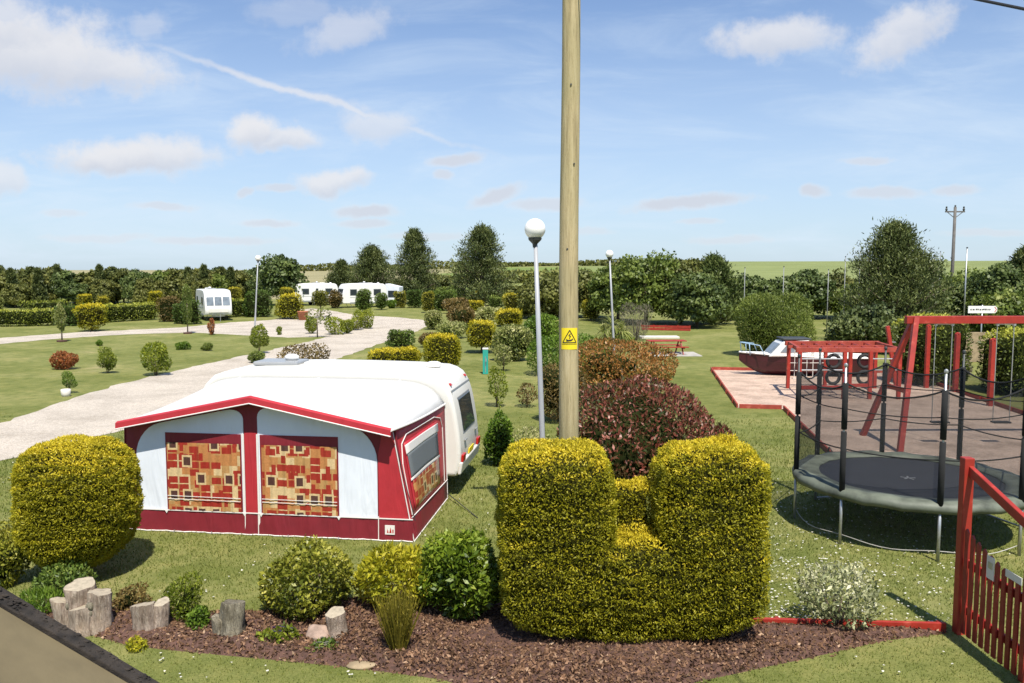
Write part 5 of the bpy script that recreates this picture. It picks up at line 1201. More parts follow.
# ---------- big notched hedge, front centre ----------
def notched_hedge():
    b = P(630, 641); D = b.y; s = D / F; b = Vector((at(630, 500, 10.15).x, 10.15, 0)); D = 10.15; t = thing('topiary_hedge', 'big golden yew hedge clipped with a square notch in its top, beside the timber pole', 'topiary', b)
    hw = 1.62; h = zat(443, D - .2) - .10; z0 = .10; dp = .66
    xl0, xl1 = -hw, at(615, 440, D - .5).x - b.x; xr0, xr1 = at(664, 440, D - .5).x - b.x, hw; zn = zat(536, D - .5) - .10
    zl = zat(512, D)
    low = rbox((0, 0, (zn + z0) / 2), (hw, dp, (zn - z0) / 2), .24)
    L_ = rbox(((xl0 + xl1) / 2, 0, (h + z0) / 2), ((xl1 - xl0) / 2, dp, (h - z0) / 2), .33); Rt = rbox(((xr0 + xr1) / 2, 0, (h + z0 + .04) / 2), ((xr1 - xr0) / 2, dp, (h - z0 + .04) / 2), .36)
    back = rbox(((xl1 + xr0) / 2, .40, (zn + z0 + .50) / 2), (.3, .24, (zn + .50 - z0) / 2), .10)
    f1 = wobble(wobble(union([low, L_, Rt, back], .03), .022, 5, 4), .010, 16, 5)
    lowk = lambda p: np.clip((1.1 - p[:, 2]) / 1.1, 0, 1)
    f = lambda p: f1(np.column_stack([p[:, 0] * (1 + .10 * lowk(p) ** 2.0), p[:, 1] * (1 + .25 * lowk(p) ** 2), p[:, 2] - .30 * np.clip(np.abs(p[:, 0]) / hw, 0, 1.1) ** 3.2 * lowk(p)]))
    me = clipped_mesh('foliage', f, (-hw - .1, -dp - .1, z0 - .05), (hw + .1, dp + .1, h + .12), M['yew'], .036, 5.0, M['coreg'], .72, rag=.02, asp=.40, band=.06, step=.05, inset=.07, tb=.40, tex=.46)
    add_obj('foliage', me, t); m = MB()
    for x in (-1.1, -.4, .35, 1.05): m.tube([(x, 0, -.05), (x + .03, .02, .25), (x, 0, .6)], [.06, .05, .04], 8)
    m.build('trunk', M['trunk'], t, smooth=True)
notched_hedge()
def ball():
    b = P(82, 594); D = b.y + .75; t = thing('topiary_ball', 'large rounded golden yew in front of the awning\'s left end', 'topiary', (at(80, 500, D).x, D, 0)); s = D / F; hw = 52.5 * s; zt = zat(444, D - .3); z0 = .22
    f1 = wobble(wobble(rbox((0, 0, (zt + z0) / 2), (hw, hw, (zt - z0) / 2), hw * .74), .03, 3.5, 31), .011, 15, 33)
    f = lambda p: f1(np.column_stack([p[:, 0] * (1 + .20 * np.clip((1.1 - p[:, 2]) / 1., 0, 1) ** 1.6), p[:, 1] * (1 + .20 * np.clip((1.1 - p[:, 2]) / 1., 0, 1) ** 1.6), p[:, 2]]))
    me = clipped_mesh('foliage', f, (-hw - .1, -hw - .1, z0 - .05), (hw + .1, hw + .1, zt + .1), M['yew'], .037, 4.8, M['coreg'], .55, rag=.02, asp=.40, band=.06, step=.06, inset=.07, tb=.46, tex=.42)
    add_obj('foliage', me, t); MB().tube([(0, 0, -.1), (.02, 0, .3), (0, 0, .9)], [.12, .09, .07], 10).build('trunk', M['trunk'], t, smooth=True)
ball()
# ---------- planting in the front bed ----------
shrub('variegated_shrub', 'rounded gold variegated shrub in the bed in front of the awning', 'shrub', 304, 625, 534, 88, 'euon', .95, 5200, L=.068, asp=.52, cin=.2, dpt=.12, k=9, tb=.46)
shrub('golden_shrub', 'bright yellow-leaved shrub left of the glossy green laurel', 'shrub', 395, 622, 537, 92, 'gold', .7, 3000, L=.10, asp=.36, cin=.24, out=.8, up=.45, tb=.46)
shrub('laurel_bush', 'glossy dark green laurel bush against the left end of the notched hedge', 'shrub', 460, 630, 527, 86, 'laurel', .9, 5200, L=.088, asp=.46, cin=.2, k=9, dpt=.14)
def broom():
    b = P(397, 656); t = thing('broom_plant', 'upright wispy brown-green broom plant at the front of the bed', 'plant', b + Vector((0, .1, 0))); n = 620; g = rng; h = .78
    a = g.uniform(0, 6.28, n); r = g.uniform(0, .09, n) ** 1; lean = g.uniform(.0, .42, n); p0 = np.column_stack([r * np.cos(a), r * np.sin(a), np.zeros(n)]); d = unit(np.column_stack([np.cos(a) * lean, np.sin(a) * lean, np.ones(n)])); l = g.uniform(.45, 1, n)[:, None] * h
    s = unit(np.cross(d, g.normal(size=(n, 3)))) * .006; V = np.stack([p0 - s, p0 + s, p0 + d * l + s * .4, p0 + d * l - s * .4], 1).reshape(-1, 3); A = [(V, np.arange(4 * n).reshape(n, 4), np.clip(.4 + .2 * g.normal(size=n), 0, 1), 0)]
    k = 2600; i = g.integers(0, n, k); u = g.uniform(.3, 1, k)[:, None]; pp = p0[i] + d[i] * l[i] * u; V2, Q2 = leaves(pp, d[i], np.full(k, .035), .28, 1.2, .3); A.append((V2, Q2, np.clip(.6 + .2 * g.normal(size=k), 0, 1), 0)); A = merge(A)
    add_obj('foliage', arr_mesh('foliage', *A[:3], [M['broom']], A[3]), t); stems(t, .2, .012, 4, .04, seed=3)
broom()
shrub('variegated_shrub', 'airy cream variegated shrub by the low red board, below the trampoline', 'shrub', 846, 639, 556, 92, 'varie', .8, 1700, L=.075, asp=.42, core=None, dpt=.3, up=.6, k=11, lump=.4)
shrub('dwarf_conifer', 'small dark dwarf conifer between the broken stump and the lone grey stump', 'conifer', 181, 626, 572, 40, 'lime', .9, 1900, L=.05, asp=.3, up=.6, k=5, tb=.30)
shrub('low_shrub', 'low bronze-green bush behind the broken stump', 'shrub', 128, 615, 584, 36, 'brown', .9, 900, L=.05, tb=.7)
shrub('low_shrub', 'small green bush at the foot of the dwarf conifer', 'shrub', 196, 634, 607, 26, 'limet', .9, 600, L=.05)
shrub('low_shrub', 'dark green bush under the left side of the golden yew', 'shrub', 55, 600, 560, 62, 'box', .8, 2400, L=.06, k=9)
shrub('variegated_shrub', 'cream-edged shrub cut off by the left edge above the porch roof', 'shrub', 2, 590, 522, 44, 'euon', .9, 2000, L=.075, asp=.4, lump=.4, tb=.55)
shrub('fern_clump', 'feathery bright green plant between the porch verge and the stump cluster', 'plant', 34, 617, 586, 44, 'limet', .8, 1500, L=.09, asp=.14, up=1.0, out=.5, core=None)
shrub('primrose_plant', 'small pale lime plant alone on the edge of the front lawn', 'plant', 134, 652, 638, 17, 'gold', .9, 240, L=.055, core=None, k=4, stem=False, lo=.02)
def flowers(label, px, py, ty, w, mat, fm, nf):
    t = shrub('flower_plant', label, 'flowers', px, py, ty, w, mat, .8, 420, L=.06, core=None, k=5, stem=False)
    f = kids(t)[0]; vs = np.empty(len(f.data.vertices) * 3); f.data.vertices.foreach_get('co', vs); vs = vs.reshape(-1, 3); top = vs[vs[:, 2] > np.quantile(vs[:, 2], .6)]
    for M_, k in fm:
        i = rng.integers(0, len(top), k); p = top[i] + np.array([0, -.01, .02]); V = []
        for j in range(6): V.append(p + np.column_stack([np.full(k, .024 * math.cos(j * 1.047)), np.full(k, .024 * math.sin(j * 1.047) * .7), np.full(k, -.024 * math.sin(j * 1.047) * .6)]))
        V = np.stack(V, 1).reshape(-1, 3); add_obj('blossom', arr_mesh('blossom', V, [np.arange(6 * k).reshape(k, 6)], rng.uniform(0, .6, k), [M[M_]]), t)
flowers('primrose with purple blooms on the bark below the rounded variegated shrub', 277, 648, 626, 36, 'lime', [('pansy', 9)], 9)
flowers('low white-flowered plant in front of the short cut log', 323, 655, 640, 26, 'box', [('petal', 22)], 22)

# ---------- photinias and shrubs round the pole ----------
shrub('photinia_bush', 'big dark red photinia directly behind the notched hedge', 'shrub', 650, 494, 364, 166, 'photr', .85, 13000, L=.105, asp=.4, k=12, cin=.32, up=.5, tb=.38, lump=.2, dpt=.3)
shrub('photinia_bush', 'orange photinia behind the dark red one, near the picnic table', 'shrub', 630, 408, 335, 104, 'photo', 1.1, 11000, L=.11, asp=.42, k=12, cin=.4, up=.5, tb=.58, dpt=.3)
shrub('bronze_bush', 'dull bronze bush left of the timber pole', 'shrub', 561, 424, 362, 46, 'brown', .9, 4000, L=.085, asp=.42, k=9, tb=.55)
shrub('green_bush', 'bright green bush behind the timber pole beside the lamp post', 'shrub', 572, 378, 331, 84, 'limet', .8, 6500, L=.11, k=11, cin=.4)
shrub('green_bush', 'rounded bright green bush left of the lamp post, behind the pale shrub', 'shrub', 541, 352, 312, 44, 'limet', .9, 3600, lpx=2.8, k=9)
shrub('flowering_bush', 'white-flowered bush at the foot of the lamp post', 'shrub', 528, 463, 427, 44, 'variem', .9, 1500, L=.075, lump=.45, tb=.6, core=None)
shrub('young_laurel', 'upright bushy green shrub between the caravan end and the notched hedge', 'shrub', 499, 468, 407, 30, 'limet', .9, 1900, L=.085, k=8, tb=.38)
shrub('sapling', 'golden-green upright sapling right of the caravan\'s end wall', 'young tree', 497, 408, 360, 20, 'lime', .9, 800, L=.085, core=None, z0=.12, tb=.45, up=.7)
shrub('sapling', 'small thin-leaved sapling left of the lamp post', 'young tree', 527, 408, 381, 20, 'brown', .9, 600, L=.08, core=None, z0=.15, tb=.65)
shrub('sapling', 'pale variegated sapling beside the teal service post', 'young tree', 503, 372, 341, 20, 'variem', .9, 700, L=.10, core=None, z0=.15, tb=.55)
shrub('variegated_shrub', 'large pale speckled shrub above the teal service post', 'shrub', 514, 362, 322, 38, 'variem', .9, 3200, lpx=3., k=10, tb=.48, lump=.35)
shrub('grey_shrub', 'silvery white shrub just left of the timber pole, far back', 'shrub', 553, 318, 304, 22, 'variem', .9, 900, tb=.75)
shrub('twiggy_bush', 'tall grey twiggy bush beside the low red barrier', 'shrub', 637, 341, 300, 36, 'greyb', .9, 2600, L=.20, asp=.10, up=1.4, out=.4, core=None, k=6)
shrub('cut_bush', 'small gold-topped bush in front of the grey twiggy bush', 'shrub', 622, 345, 328, 26, 'lime', .9, 1000)
def cordyline():
    b = P(612, 352); t = thing('cordyline_palm', 'spiky cordyline palm behind the orange photinia, by the slim lamp', 'palm', b); h = zat(318, b.y)
    MB().tube([(0, 0, -.1), (.05, 0, h * .4), (.0, 0, h * .8)], [.11, .08, .07], 8).build('trunk', M['paletrunk'], t, smooth=True)
    V, Q = [], []
    for cx_, cz in ((0, h * .8), (.5, h * .62), (-.45, h * .55)):
        n = 90; d = unit(rng.normal(size=(n, 3)) + np.array([0, 0, .35])); s = unit(np.cross(d, np.array([0, 0, 1.]) + rng.normal(size=(n, 3)) * .2)) * .03; p = np.array([cx_, 0, cz]); m = p + d * .5; e = p + d * .95 - np.array([0, 0, .28])
        V.append(np.stack([np.tile(p, (n, 1)), m + s, e, m - s], 1).reshape(-1, 3))
    V = np.concatenate(V); n = len(V) // 4; add_obj('fronds', arr_mesh('fronds', V, [np.arange(4 * n).reshape(n, 4)], np.clip(.45 + .2 * rng.normal(size=n), 0, 1), [M['variem']]), t)
    MB().tube([(0, 0, h * .4), (.4, 0, h * .55), (.5, 0, h * .62)], .05, 6).build('branch', M['paletrunk'], t); MB().tube([(0, 0, h * .35), (-.35, 0, h * .45), (-.45, 0, h * .55)], .05, 6).build('branch', M['paletrunk'], t)
cordyline()

# ---------- the clipped collection in the middle ----------
TG = 'clipped topiaries in the middle of the garden'
topiary('low_topiary', 'low dark green clipped block beside the bend of the drive', 'topiary', 399, 347, 329, 28, 'box', .6, 1., .08, TG, 'core', top=.2)
topiary('low_topiary', 'flat yellow cushion-shaped bush just behind the caravan roof', 'topiary', 393, 366, 347, 52, 'yew', .9, .8, .02, TG, tb=.45)
topiary('topiary_barrel', 'golden barrel-shaped topiary just behind the caravan\'s roof corner', 'topiary', 442, 372, 333, 38, 'yew', .6, 1., .05, TG)
topiary('topiary_drum', 'golden drum topiary on a visible stem behind the teal post', 'topiary', 481, 354, 320, 30, 'yew', .55, 1., .2, TG)
topiary('topiary_cube', 'square golden topiary, upper of two in front of the biggest pine', 'topiary', 477, 305, 290, 18, 'yewdark', .35, 1., .1, TG, lpx=2.2)
topiary('topiary_cube', 'low golden topiary below the square one, in front of the biggest pine', 'topiary', 476, 311, 300, 16, 'yew', .4, 1., .05, TG, lpx=2.2)
topiary('topiary_cube', 'plain green clipped topiary between the golden ones below the biggest pine', 'topiary', 495.5, 311, 296, 14, 'box', .4, 1., .05, TG, lpx=2.2, core='core', top=.4)
topiary('topiary_cube', 'wide golden-topped topiary with brown sides, right of the biggest pine', 'topiary', 513, 312, 291.5, 21, 'yewdark', .45, 1., .1, TG, lpx=2.2)
topiary('topiary_cube', 'small golden topiary left of the lamp post, next to the brown-sided one', 'topiary', 528, 318, 302, 17, 'yewdark', .45, 1., .1, TG, lpx=2.2)
topiary('topiary_block', 'broad golden block topiary above the speckled pale shrub', 'topiary', 509, 327, 308.5, 28, 'yew', .5, 1., .1, TG, lpx=2.4)
topiary('topiary_drum', 'dark gold drum topiary just right of the timber pole', 'topiary', 591, 321, 299, 18, 'yewdark', .5, 1., .12, TG, lpx=2.4)
topiary('bronze_topiary', 'round brown clipped bush in the middle of the topiaries', 'topiary', 461, 329, 305, 29, 'brown', .9, 1., .08, TG, 'core', top=.2, tb=.5)
topiary('green_block', 'dark green clipped block left of the golden topiaries, below the pines', 'topiary', 441, 311, 290, 30, 'box', .4, .8, .03, TG, 'core', top=.15, lpx=2.2)
shrub('copper_bush', 'reddish bush between the dark green block and the round brown topiary', 'shrub', 456, 314, 296, 28, 'brown', .9, 1300, tb=.7)
shrub('pale_bush', 'pale green bush at the drive bend, beside the round brown topiary', 'shrub', 433, 330, 308, 20, 'variem', .9, 1200, tb=.5)
shrub('pale_bush', 'speckled bush below the drive bend, left of the golden drum topiary', 'shrub', 452, 339, 321, 34, 'variem', .8, 1500, tb=.40)
shrub('pale_bush', 'whitish bush right of the round brown topiary', 'shrub', 486, 322, 306, 22, 'variem', .9, 1200, tb=.62)
shrub('bronze_bush', 'low bronze bush half hidden behind the golden barrel topiary', 'shrub', 432, 348, 331, 26, 'brown', .9, 1000, tb=.5)
shrub('pale_bush', 'silvery bush under the small green topiary', 'shrub', 500, 318, 307, 18, 'variem', .9, 800, tb=.6)
NG = 'small clipped trees by the far caravans'
topiary('lollipop_tree', 'dark round-headed clipped tree on a bare stem in front of the far left caravan', 'small tree', 319, 318, 289, 17, 'yewdark', .8, 1., .42, NG, 'core', top=.15, tb=.1)
topiary('conical_topiary', 'egg-shaped dark green topiary in front of the right far caravan', 'topiary', 363, 313, 288.5, 17, 'box', .9, 1., .08, NG, 'core', top=.2)
topiary('topiary_ball', 'round green topiary by the right far caravan\'s door', 'topiary', 380.5, 310, 292.5, 14, 'box', .9, 1., .1, NG, 'core', top=.2)
shrub('low_shrub', 'little fresh green bush under the right far caravan\'s end', 'shrub', 391, 308.5, 299, 11, 'limet', .9, 500, group=NG)
topiary('topiary_cube', 'square olive topiary in front of the grey porch awning', 'topiary', 399.5, 308, 291, 12, 'yewdark', .4, 1., .05, NG, 'core', top=.15, lpx=2.2)
topiary('topiary_cube', 'taller dark square topiary right of the grey porch awning', 'topiary', 414, 308, 289, 15, 'box', .35, 1., .05, NG, 'core', top=.1, tb=.15, lpx=2.2)
topiary('topiary_drum', 'narrow brownish drum topiary at the far bend of the drive', 'topiary', 427.5, 313, 291, 13, 'yewdark', .5, 1., .1, NG, 'core', top=.2, lpx=2.2)
shrub('low_shrub', 'brown bush between the two far caravans', 'shrub', 334, 308.5, 289, 16, 'brown', .9, 800, group=NG)

# row of yellow shrubs on the point of grass
for (px, by, ty, w, lab) in ((311, 334, 315, 13, 'tall yellow-green shrub nearest the bare-stemmed tree, in the row at the drive junction'), (333, 335, 315.5, 20, 'bushy yellow shrub in the middle of the drive junction row'), (346, 334, 318, 13, 'thin yellow shrub with a pale base in the drive junction row'),
        (357, 330.5, 309, 13, 'tallest fresh yellow shrub at the far end of the drive junction row'), (366, 329, 308, 14, 'greenest shrub at the tip of the drive junction row')):
    shrub('yellow_shrub', lab, 'shrub', px, by, ty, w, 'lime', .9, 700, core=None, up=.7, tb=.58, group='yellow shrubs in a row at the drive junction')
t = shrub('sapling', 'thin bare-stemmed tree on the grass point, under the dark round head', 'young tree', 316, 338, 306, 26, 'variem', .7, 260, core=None, z0=.45, stem=False, tb=.4); stems(t, 1.7, .05, 2, .05, name='trunk', seed=8)

# ---------- left lawn ----------
LG = 'young shrubs planted on the left lawn'
shrub('copper_shrub', 'copper red bush on the left lawn', 'shrub', 61, 370, 350, 27, 'copper', .9, 1500, L=.12, core=None, tb=.55, group=LG)
shrub('lime_shrub', 'yellow-green bush on a thin stem beside the copper red bush', 'shrub', 105, 374, 345, 17, 'lime', .9, 1100, core=None, z0=.15, up=.6, group=LG, lpx=2.4)
shrub('lime_shrub', 'biggest yellow-green bush on the left lawn, just above the gravel drive', 'shrub', 152.5, 376.5, 339, 29, 'lime', .9, 1900, core=None, z0=.15, up=.6, group=LG, lpx=2.6)
shrub('lime_shrub', 'small leggy bush growing from the white pot', 'shrub', 67, 394, 370, 13, 'limet', .9, 420, core=None, up=.7, z0=.25, group=LG)
shrub('low_shrub', 'tiny green bush on the left lawn near the far path', 'shrub', 98.5, 346, 340, 7, 'limet', .9, 220, group=LG)
shrub('low_shrub', 'low round green bush below the narrow sapling by the far path', 'shrub', 181.5, 350, 341.5, 13, 'limet', .9, 450, group=LG)
shrub('low_shrub', 'low dull bush right of the low round green one on the lawn', 'shrub', 206, 351, 342, 11, 'mid', .9, 400, group=LG)
shrub('lime_shrub', 'yellow-green ball-headed bush on a stem behind the awning roof', 'shrub', 257.5, 354, 322, 18, 'lime', .9, 1100, core=None, z0=.2, group=LG)
shrub('low_shrub', 'dark low bush at the foot of the ball-headed lawn bush', 'shrub', 255.5, 363, 351, 22, 'mid', .9, 700, group=LG)
shrub('twiggy_bush', 'brown twiggy bush behind the caravan roof light', 'shrub', 302, 372, 343, 48, 'brown', .9, 1700, L=.12, core=None, tb=.75, lump=.4)
shrub('orange_conifer', 'tiny orange conifer at the edge of the far path', 'conifer', 211, 335, 317.5, 7, 'copper', .9, 350, k=4, core=None, tb=.65)
shrub('low_shrub', 'tiny yellow bush on the gravel near the far path junction', 'shrub', 279, 335, 326, 6, 'lime', .9, 180, k=4, core=None)
for (px, by, ty, w, lab) in ((60.5, 342, 302, 9, 'thin sapling with a dark stem at the left edge of the far path'), (186.5, 334, 284, 10, 'narrow upright young tree beside the front of the left caravan')):
    t = shrub('sapling', lab, 'young tree', px, by, ty, w, 'variem' if px < 100 else 'mid', .9, 700, core=None, z0=.25, stem=False, up=.9, k=8, tb=.5); stems(t, zat(ty, P(px, by).y) * .7, .05, 1, .03, mat='paletrunk', name='trunk', seed=4)
    tag(MB().lathe([(.30, -.02), (.32, .10), (.05, .13)], (0, 0, 0), 10).build('mulch_ring', M['soil'], t))

# ---------- hedges on the left ----------
def hedge(label, px0, py0, px1, py1, ty, thick, mat, n, L, top=.35, tb=.3, core='core', name='clipped_hedge', cat='hedge', round_=.25, group=None):
    a, b = P(px0, py0), P(px1, py1); d = b - a; ln = d.length; c = (a + b) / 2; u = d.normalized(); nrm = Vector((-u.y, u.x, 0)); nrm = nrm if nrm.y > 0 else -nrm
    c = c + nrm * thick / 2; h = zat(ty, c.y); cnt_seed[0] += 1
    f = wobble(wobble(rbox((0, 0, h / 2), (ln / 2, thick / 2, h / 2), round_), .05, 1.2, cnt_seed[0]), .02, 5, cnt_seed[0] + 1); t = thing(name, label, cat, c, math.atan2(u.y, u.x), group)
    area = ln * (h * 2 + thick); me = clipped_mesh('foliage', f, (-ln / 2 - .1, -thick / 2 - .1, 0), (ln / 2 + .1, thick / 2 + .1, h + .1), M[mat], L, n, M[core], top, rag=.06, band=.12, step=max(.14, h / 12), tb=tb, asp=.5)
    add_obj('foliage', me, t); m = MB()
    for k in range(max(2, int(ln / 1.2))): x = -ln / 2 + .4 + (ln - .8) * k / max(1, int(ln / 1.2) - 1); m.tube([(x, 0, -.1), (x + .05, 0, h * .6)], .035, 5)
    m.build('stems', M['trunk'], t); return t
hedge('long clipped hedge with a pale top, running from the left edge to the dark gap', -40, 328, 52, 326, 309.5, 1.5, 'hedger', 2.2, .15, .55, .42)
hedge('long clipped hedge between the golden cube topiary and the brown topiary', 97, 323.5, 160, 319.5, 304.5, 1.5, 'hedger', 2.2, .15, .5, .42)
hedge('darker short hedge in the gap left of the golden cube topiary', 52, 325.5, 74, 326.5, 306, 1.6, 'box', 1.6, .17, .2, .2)
hedge('clipped hedge right of the left caravan, before the dark rectangular block', 229, 318, 259, 315, 299, 1.5, 'hedger', 1.6, .18, .45)
hedge('dark rectangular hedge block left of the tall golden topiary', 245, 317.5, 272, 317, 291, 2.0, 'box', 1.6, .19, .15, .18, round_=.5)
hedge('low hedge seen beyond the long left hedge', 30, 311, 72, 309, 300.5, 2., 'hedger', 1.4, .22, .3)
hedge('clipped dark green hedge standing along the side of the left caravan', 188, 325, 203, 324, 298.5, 1.2, 'box', 1.5, .17, .2, .2, round_=.4)
GT = 'golden topiaries along the left hedge'
topiary('topiary_cube', 'broad golden cube topiary in front of the long left hedge', 'topiary', 86.5, 332, 303.5, 25, 'yew', .5, 1., .12, GT, tb=.3)
topiary('topiary_cube', 'small golden cube topiary showing above the broad golden cube', 'topiary', 82.5, 311, 293.5, 12, 'yew', .35, 1., .02, GT, lpx=2.2)
topiary('topiary_cube', 'pale tiered topiary right of the small golden cube, behind the hedge', 'topiary', 101, 311, 295.5, 11, 'yewdark', .5, 1., .02, GT, lpx=2.2, tb=.45)
topiary('topiary_cube', 'upright golden topiary behind the hedge, left of the brown one', 'topiary', 154, 312, 290.5, 12, 'yew', .35, 1., .02, GT, lpx=2.2)
topiary('bronze_topiary', 'brown rectangular topiary with a golden edge left of the left caravan', 'topiary', 166, 322, 296, 19, 'brown', .4, 1., .03, GT, 'core', top=.2, tb=.5)
topiary('green_block', 'dark green low block between the brown topiary and the narrow young tree', 'topiary', 179, 324, 303, 16, 'box', .5, 1., .03, GT, 'core', top=.2, tb=.2)
topiary('topiary_cone', 'tall tapering golden topiary left of the far caravans', 'topiary', 287.5, 319.5, 292.5, 26, 'yew', .6, 1., .04, GT, taper=.35, tb=.30)
topiary('topiary_cube', 'small gold top showing above the tall tapering topiary', 'topiary', 286.5, 310, 287.5, 13, 'yewdark', .4, 1., .02, GT, lpx=2.2)
topiary('topiary_cube', 'dull golden topiary behind the roof of the left caravan', 'topiary', 233, 308, 286, 14, 'yewdark', .5, 1., .02, GT, lpx=2.2)
topiary('pale_bush', 'pale grey-green bush cut by the left edge behind the hedge', 'shrub', -2, 318, 296, 8, 'variem', .9, 1., .02, None, 'core', top=0, tb=.4)

# ---------- play-area greenery ----------
shrub('rounded_bush', 'big rounded mid-green bush behind the boat', 'shrub', 780, 358, 293, 79, 'mid', .9, 15000, L=.15, asp=.30, k=14, up=.8, out=.7, cin=.45, tb=.50, dpt=.35, lump=.15)
hedge('yellow-topped clipped hedge behind the left leg of the swing set', 924, 388, 976, 386, 316, 2.2, 'hedger', 2.0, .12, .75, .2, round_=.6)
hedge('yellow-topped clipped hedge at the right edge behind the swing beam', 1006, 398, 1080, 398, 331, 2.4, 'hedger', 2.0, .12, .8, .2, round_=.7)
shrub('dead_shrub', 'dry tan shrub in the gap between the two yellow-topped hedges', 'shrub', 958, 382, 343, 34, 'greyb', .9, 1500, L=.14, core=None, tb=.8, up=.7)
b = P(978, 362); tag(MB().box((0, 0, .75), (2.0, .12, 1.5)).build('fence_panel', M['tan'], None, bevel=.01, loc=b), 'weathered timber panel in the gap below the direction board', 'fence')

# ---------- trees ----------
for (px, D, ty, w, lab, sd) in ((482, 98, 228, 67, 'biggest dark pine in the middle distance, left of the lamp post', 5), (415, 112, 230.5, 50, 'tall dense pine right of the far caravans', 6), (372, 116, 248, 54, 'lower spreading pine directly above the right far caravan', 9), (342, 118, 262, 30, 'smallest dark pine at the left of the pine group', 10)):
    p = at(px, 300, D); tree('pine_tree', lab, 'pine', p.x, D, zat(ty, D), w * D / F, kind='pine', n=17000, L=.28, k=85, seed=sd, z0=.03, mat='pine', group='dark pines in the middle distance')
p = at(893, 300, 52); tree('pine_tree', 'large dark pine standing right of the masts, beyond the climbing frame', 'pine', p.x, 52, zat(226, 52), 108 * 52 / F, kind='pine', n=28000, L=.19, k=120, seed=15, z0=.0, mat='pine')
p = at(918, 300, 56); tree('pine_tree', 'shorter round-topped dark tree against the right flank of the large pine', 'tree', p.x, 56, zat(251, 56), 62 * 56 / F, kind='broad', n=9000, L=.28, k=60, seed=16, z0=.0, mat='pine', clump=.2)
p = at(281, 300, 108); tree('round_tree', 'dark round windswept tree behind the tall tapering topiary', 'tree', p.x, 108, zat(254, 108), 48 * 108 / F, kind='broad', n=8000, L=.42, k=60, seed=17, z0=.03, mat='dark', clump=.2)
p = at(867, 300, 46); tree('low_tree', 'low dark evergreen at the foot of the large right-hand pine', 'tree', p.x, 46, zat(306, 46), 74 * 46 / F, kind='broad', n=6000, L=.22, k=50, seed=19, z0=.0, mat='pine', clump=.2)
# bank of trees behind the lawn, centre to right
bank = [(548, 78, 277, 46, 'olive', 'dark olive bush-tree behind the golden topiaries, beside the timber pole'), (588, 80, 268, 50, 'olive', 'olive bushy tree just right of the timber pole'), (618, 74, 262, 46, 'mid', 'mid-green tree behind the slim lamp post'),
        (646, 70, 250, 62, 'mid', 'tallest rounded tree of the bank, above the low red barrier'), (681, 71, 256, 52, 'olive', 'rounded olive tree next to the tallest one of the bank'), (713, 70, 258, 40, 'dark', 'dark pointed evergreen at the right end of the tall bank'),
        (697, 66, 272, 44, 'dark', 'dark lower tree at the shaded foot of the bank above the low barrier'), (744, 76, 272, 44, 'dark', 'dark tree behind the leftmost mast'), (771, 78, 276, 40, 'dark', 'dark tree above the big rounded bush'), (803, 78, 268, 46, 'dark', 'roundest dark tree between the second and third masts'),
        (836, 80, 274, 40, 'olive', 'olive tree between the third and fourth masts'), (860, 76, 282, 38, 'mid', 'mid-green bush-tree left of the large right-hand pine')]
for i, (px, D, ty, w, m, lab) in enumerate(bank):
    p = at(px, 300, D); tree('bank_tree', lab, 'tree', p.x, D, zat(ty, D), w * 1.35 * D / F, kind='pine' if 'pointed' in lab else 'broad', n=11000, L=.30, k=75, seed=40 + i, z0=.0, mat=m, clump=.17, group='trees in the bank behind the lawn')
right = [(972, 66, 268, 62, 'mid', 'mid-green tree behind the direction board'), (1000, 60, 262, 52, 'dark', 'dark tree near the right edge above the swing beam'), (1024, 62, 250, 46, 'pine', 'dark pointed tree cut by the right edge'), (942, 64, 282, 44, 'dark', 'low dark tree between the large pine and the direction board'), (1012, 52, 292, 60, 'mid', 'bushy lower tree at the right edge above the hedge')]
for i, (px, D, ty, w, m, lab) in enumerate(right):
    p = at(px, 300, D); tree('field_tree', lab, 'tree', p.x, D, zat(ty, D), w * 1.3 * D / F, kind='pine' if 'pointed' in lab else 'broad', n=7500, L=.28, k=65, seed=60 + i, z0=.0, mat=m, clump=.18, group='trees beyond the play area')
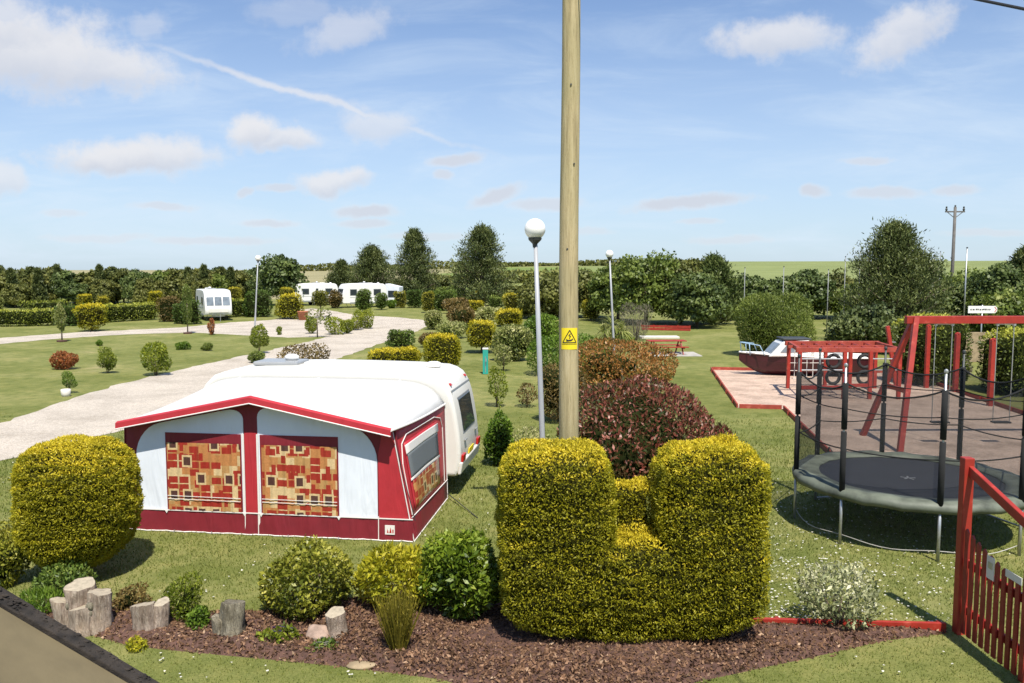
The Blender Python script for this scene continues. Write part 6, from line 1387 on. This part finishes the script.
# shelter belt on the left: individuals from a few kinds
BG = 'trees of the shelter belt beyond the left hedge'; g = random.Random(12)
kinds = [('dark', 'broad', 'dark leafy tree in the belt beyond the left hedge'), ('olive', 'broad', 'olive green tree in the belt beyond the left hedge'), ('pine', 'pine', 'dark pointed evergreen in the belt beyond the left hedge'), ('mid', 'broad', 'mid-green tree in the belt beyond the left hedge')]
def belt(px, D, ty, w, k):
    m, kd, lab = kinds[k]; p = at(px, 300, D); key = ('belt', k, len([1 for q in TREES if q[1] == k]) if sum(1 for q in TREES if q[1] == k) < 2 else g.randint(0, 1))
    tree('belt_tree', lab, 'tree', p.x, D, zat(ty, D), w * D / F, proto=key, group=BG, rz=g.uniform(0, 6), kind=kd, n=9500, L=.36, k=48, seed=80 + k * 7 + key[2], z0=.02, mat=m, clump=.19)
x = -190
while x < 262:
    D = g.uniform(104, 120); k = g.choice((0, 1, 1, 3, 0, 1)); top = 270.5 + g.uniform(-5, 2) - (2 if x > 150 else 0)
    belt(x, D, top, g.uniform(26, 40), k)
    if g.random() < .75: belt(x + g.uniform(3, 9), D - 4, top + g.uniform(6, 13), g.uniform(18, 28), g.choice((0, 1, 3, 1)))
    if g.random() < .55: belt(x + g.uniform(0, 9), D - 2, 268 + g.uniform(-4, 2), g.uniform(9, 14), 2)
    x += g.uniform(10, 16)
belt(18, 126, 270.5, 24, 0)
for px, D, ty, w, k in ((308, 122, 284, 26, 0), (330, 124, 281, 26, 1), (440, 120, 272, 30, 1), (524, 106, 283, 40, 1), (545, 112, 281, 30, 0), (452, 110, 285, 30, 3), (562, 100, 276, 34, 3)):
    belt(px, D, ty, w, k)
# hedgerows far off on the farmland
def hedgerow(x0, x1, D, h, lab):
    n = int(abs(x1 - x0) / F * D * 34); px = rng.uniform(x0, x1, n); X = (px - 512) / F * D; Y = D + rng.normal(size=n) * 2.0; nz = mknoise(int(D), .22)(np.column_stack([X, Y * 0, Y * 0])); z0 = np.array([hz(a, D) for a in X[::1]]) if n < 9000 else np.full(n, hz(X.mean(), D))
    Z = z0 + rng.uniform(0, 1, n) * h * (1 + .45 * nz); p = np.column_stack([X, Y, Z]); V, Q = leaves(p, unit(rng.normal(size=(n, 3))), np.full(n, 1.15), .8, .2, .2)
    tag(add_obj('hedgerow', arr_mesh('hedgerow', V, [Q], np.clip(.4 + .2 * rng.normal(size=n) + .1 * nz, 0, 1), [M['olive']])), lab, 'hedgerow', kind='stuff')
hedgerow(280, 720, 420, 2.6, 'far dark hedgerow along the skyline fields'); hedgerow(420, 640, 230, 2.4, 'hedgerow across the fields behind the pines'); hedgerow(690, 1080, 150, 1.2, 'low hedgerow at the foot of the green slope')
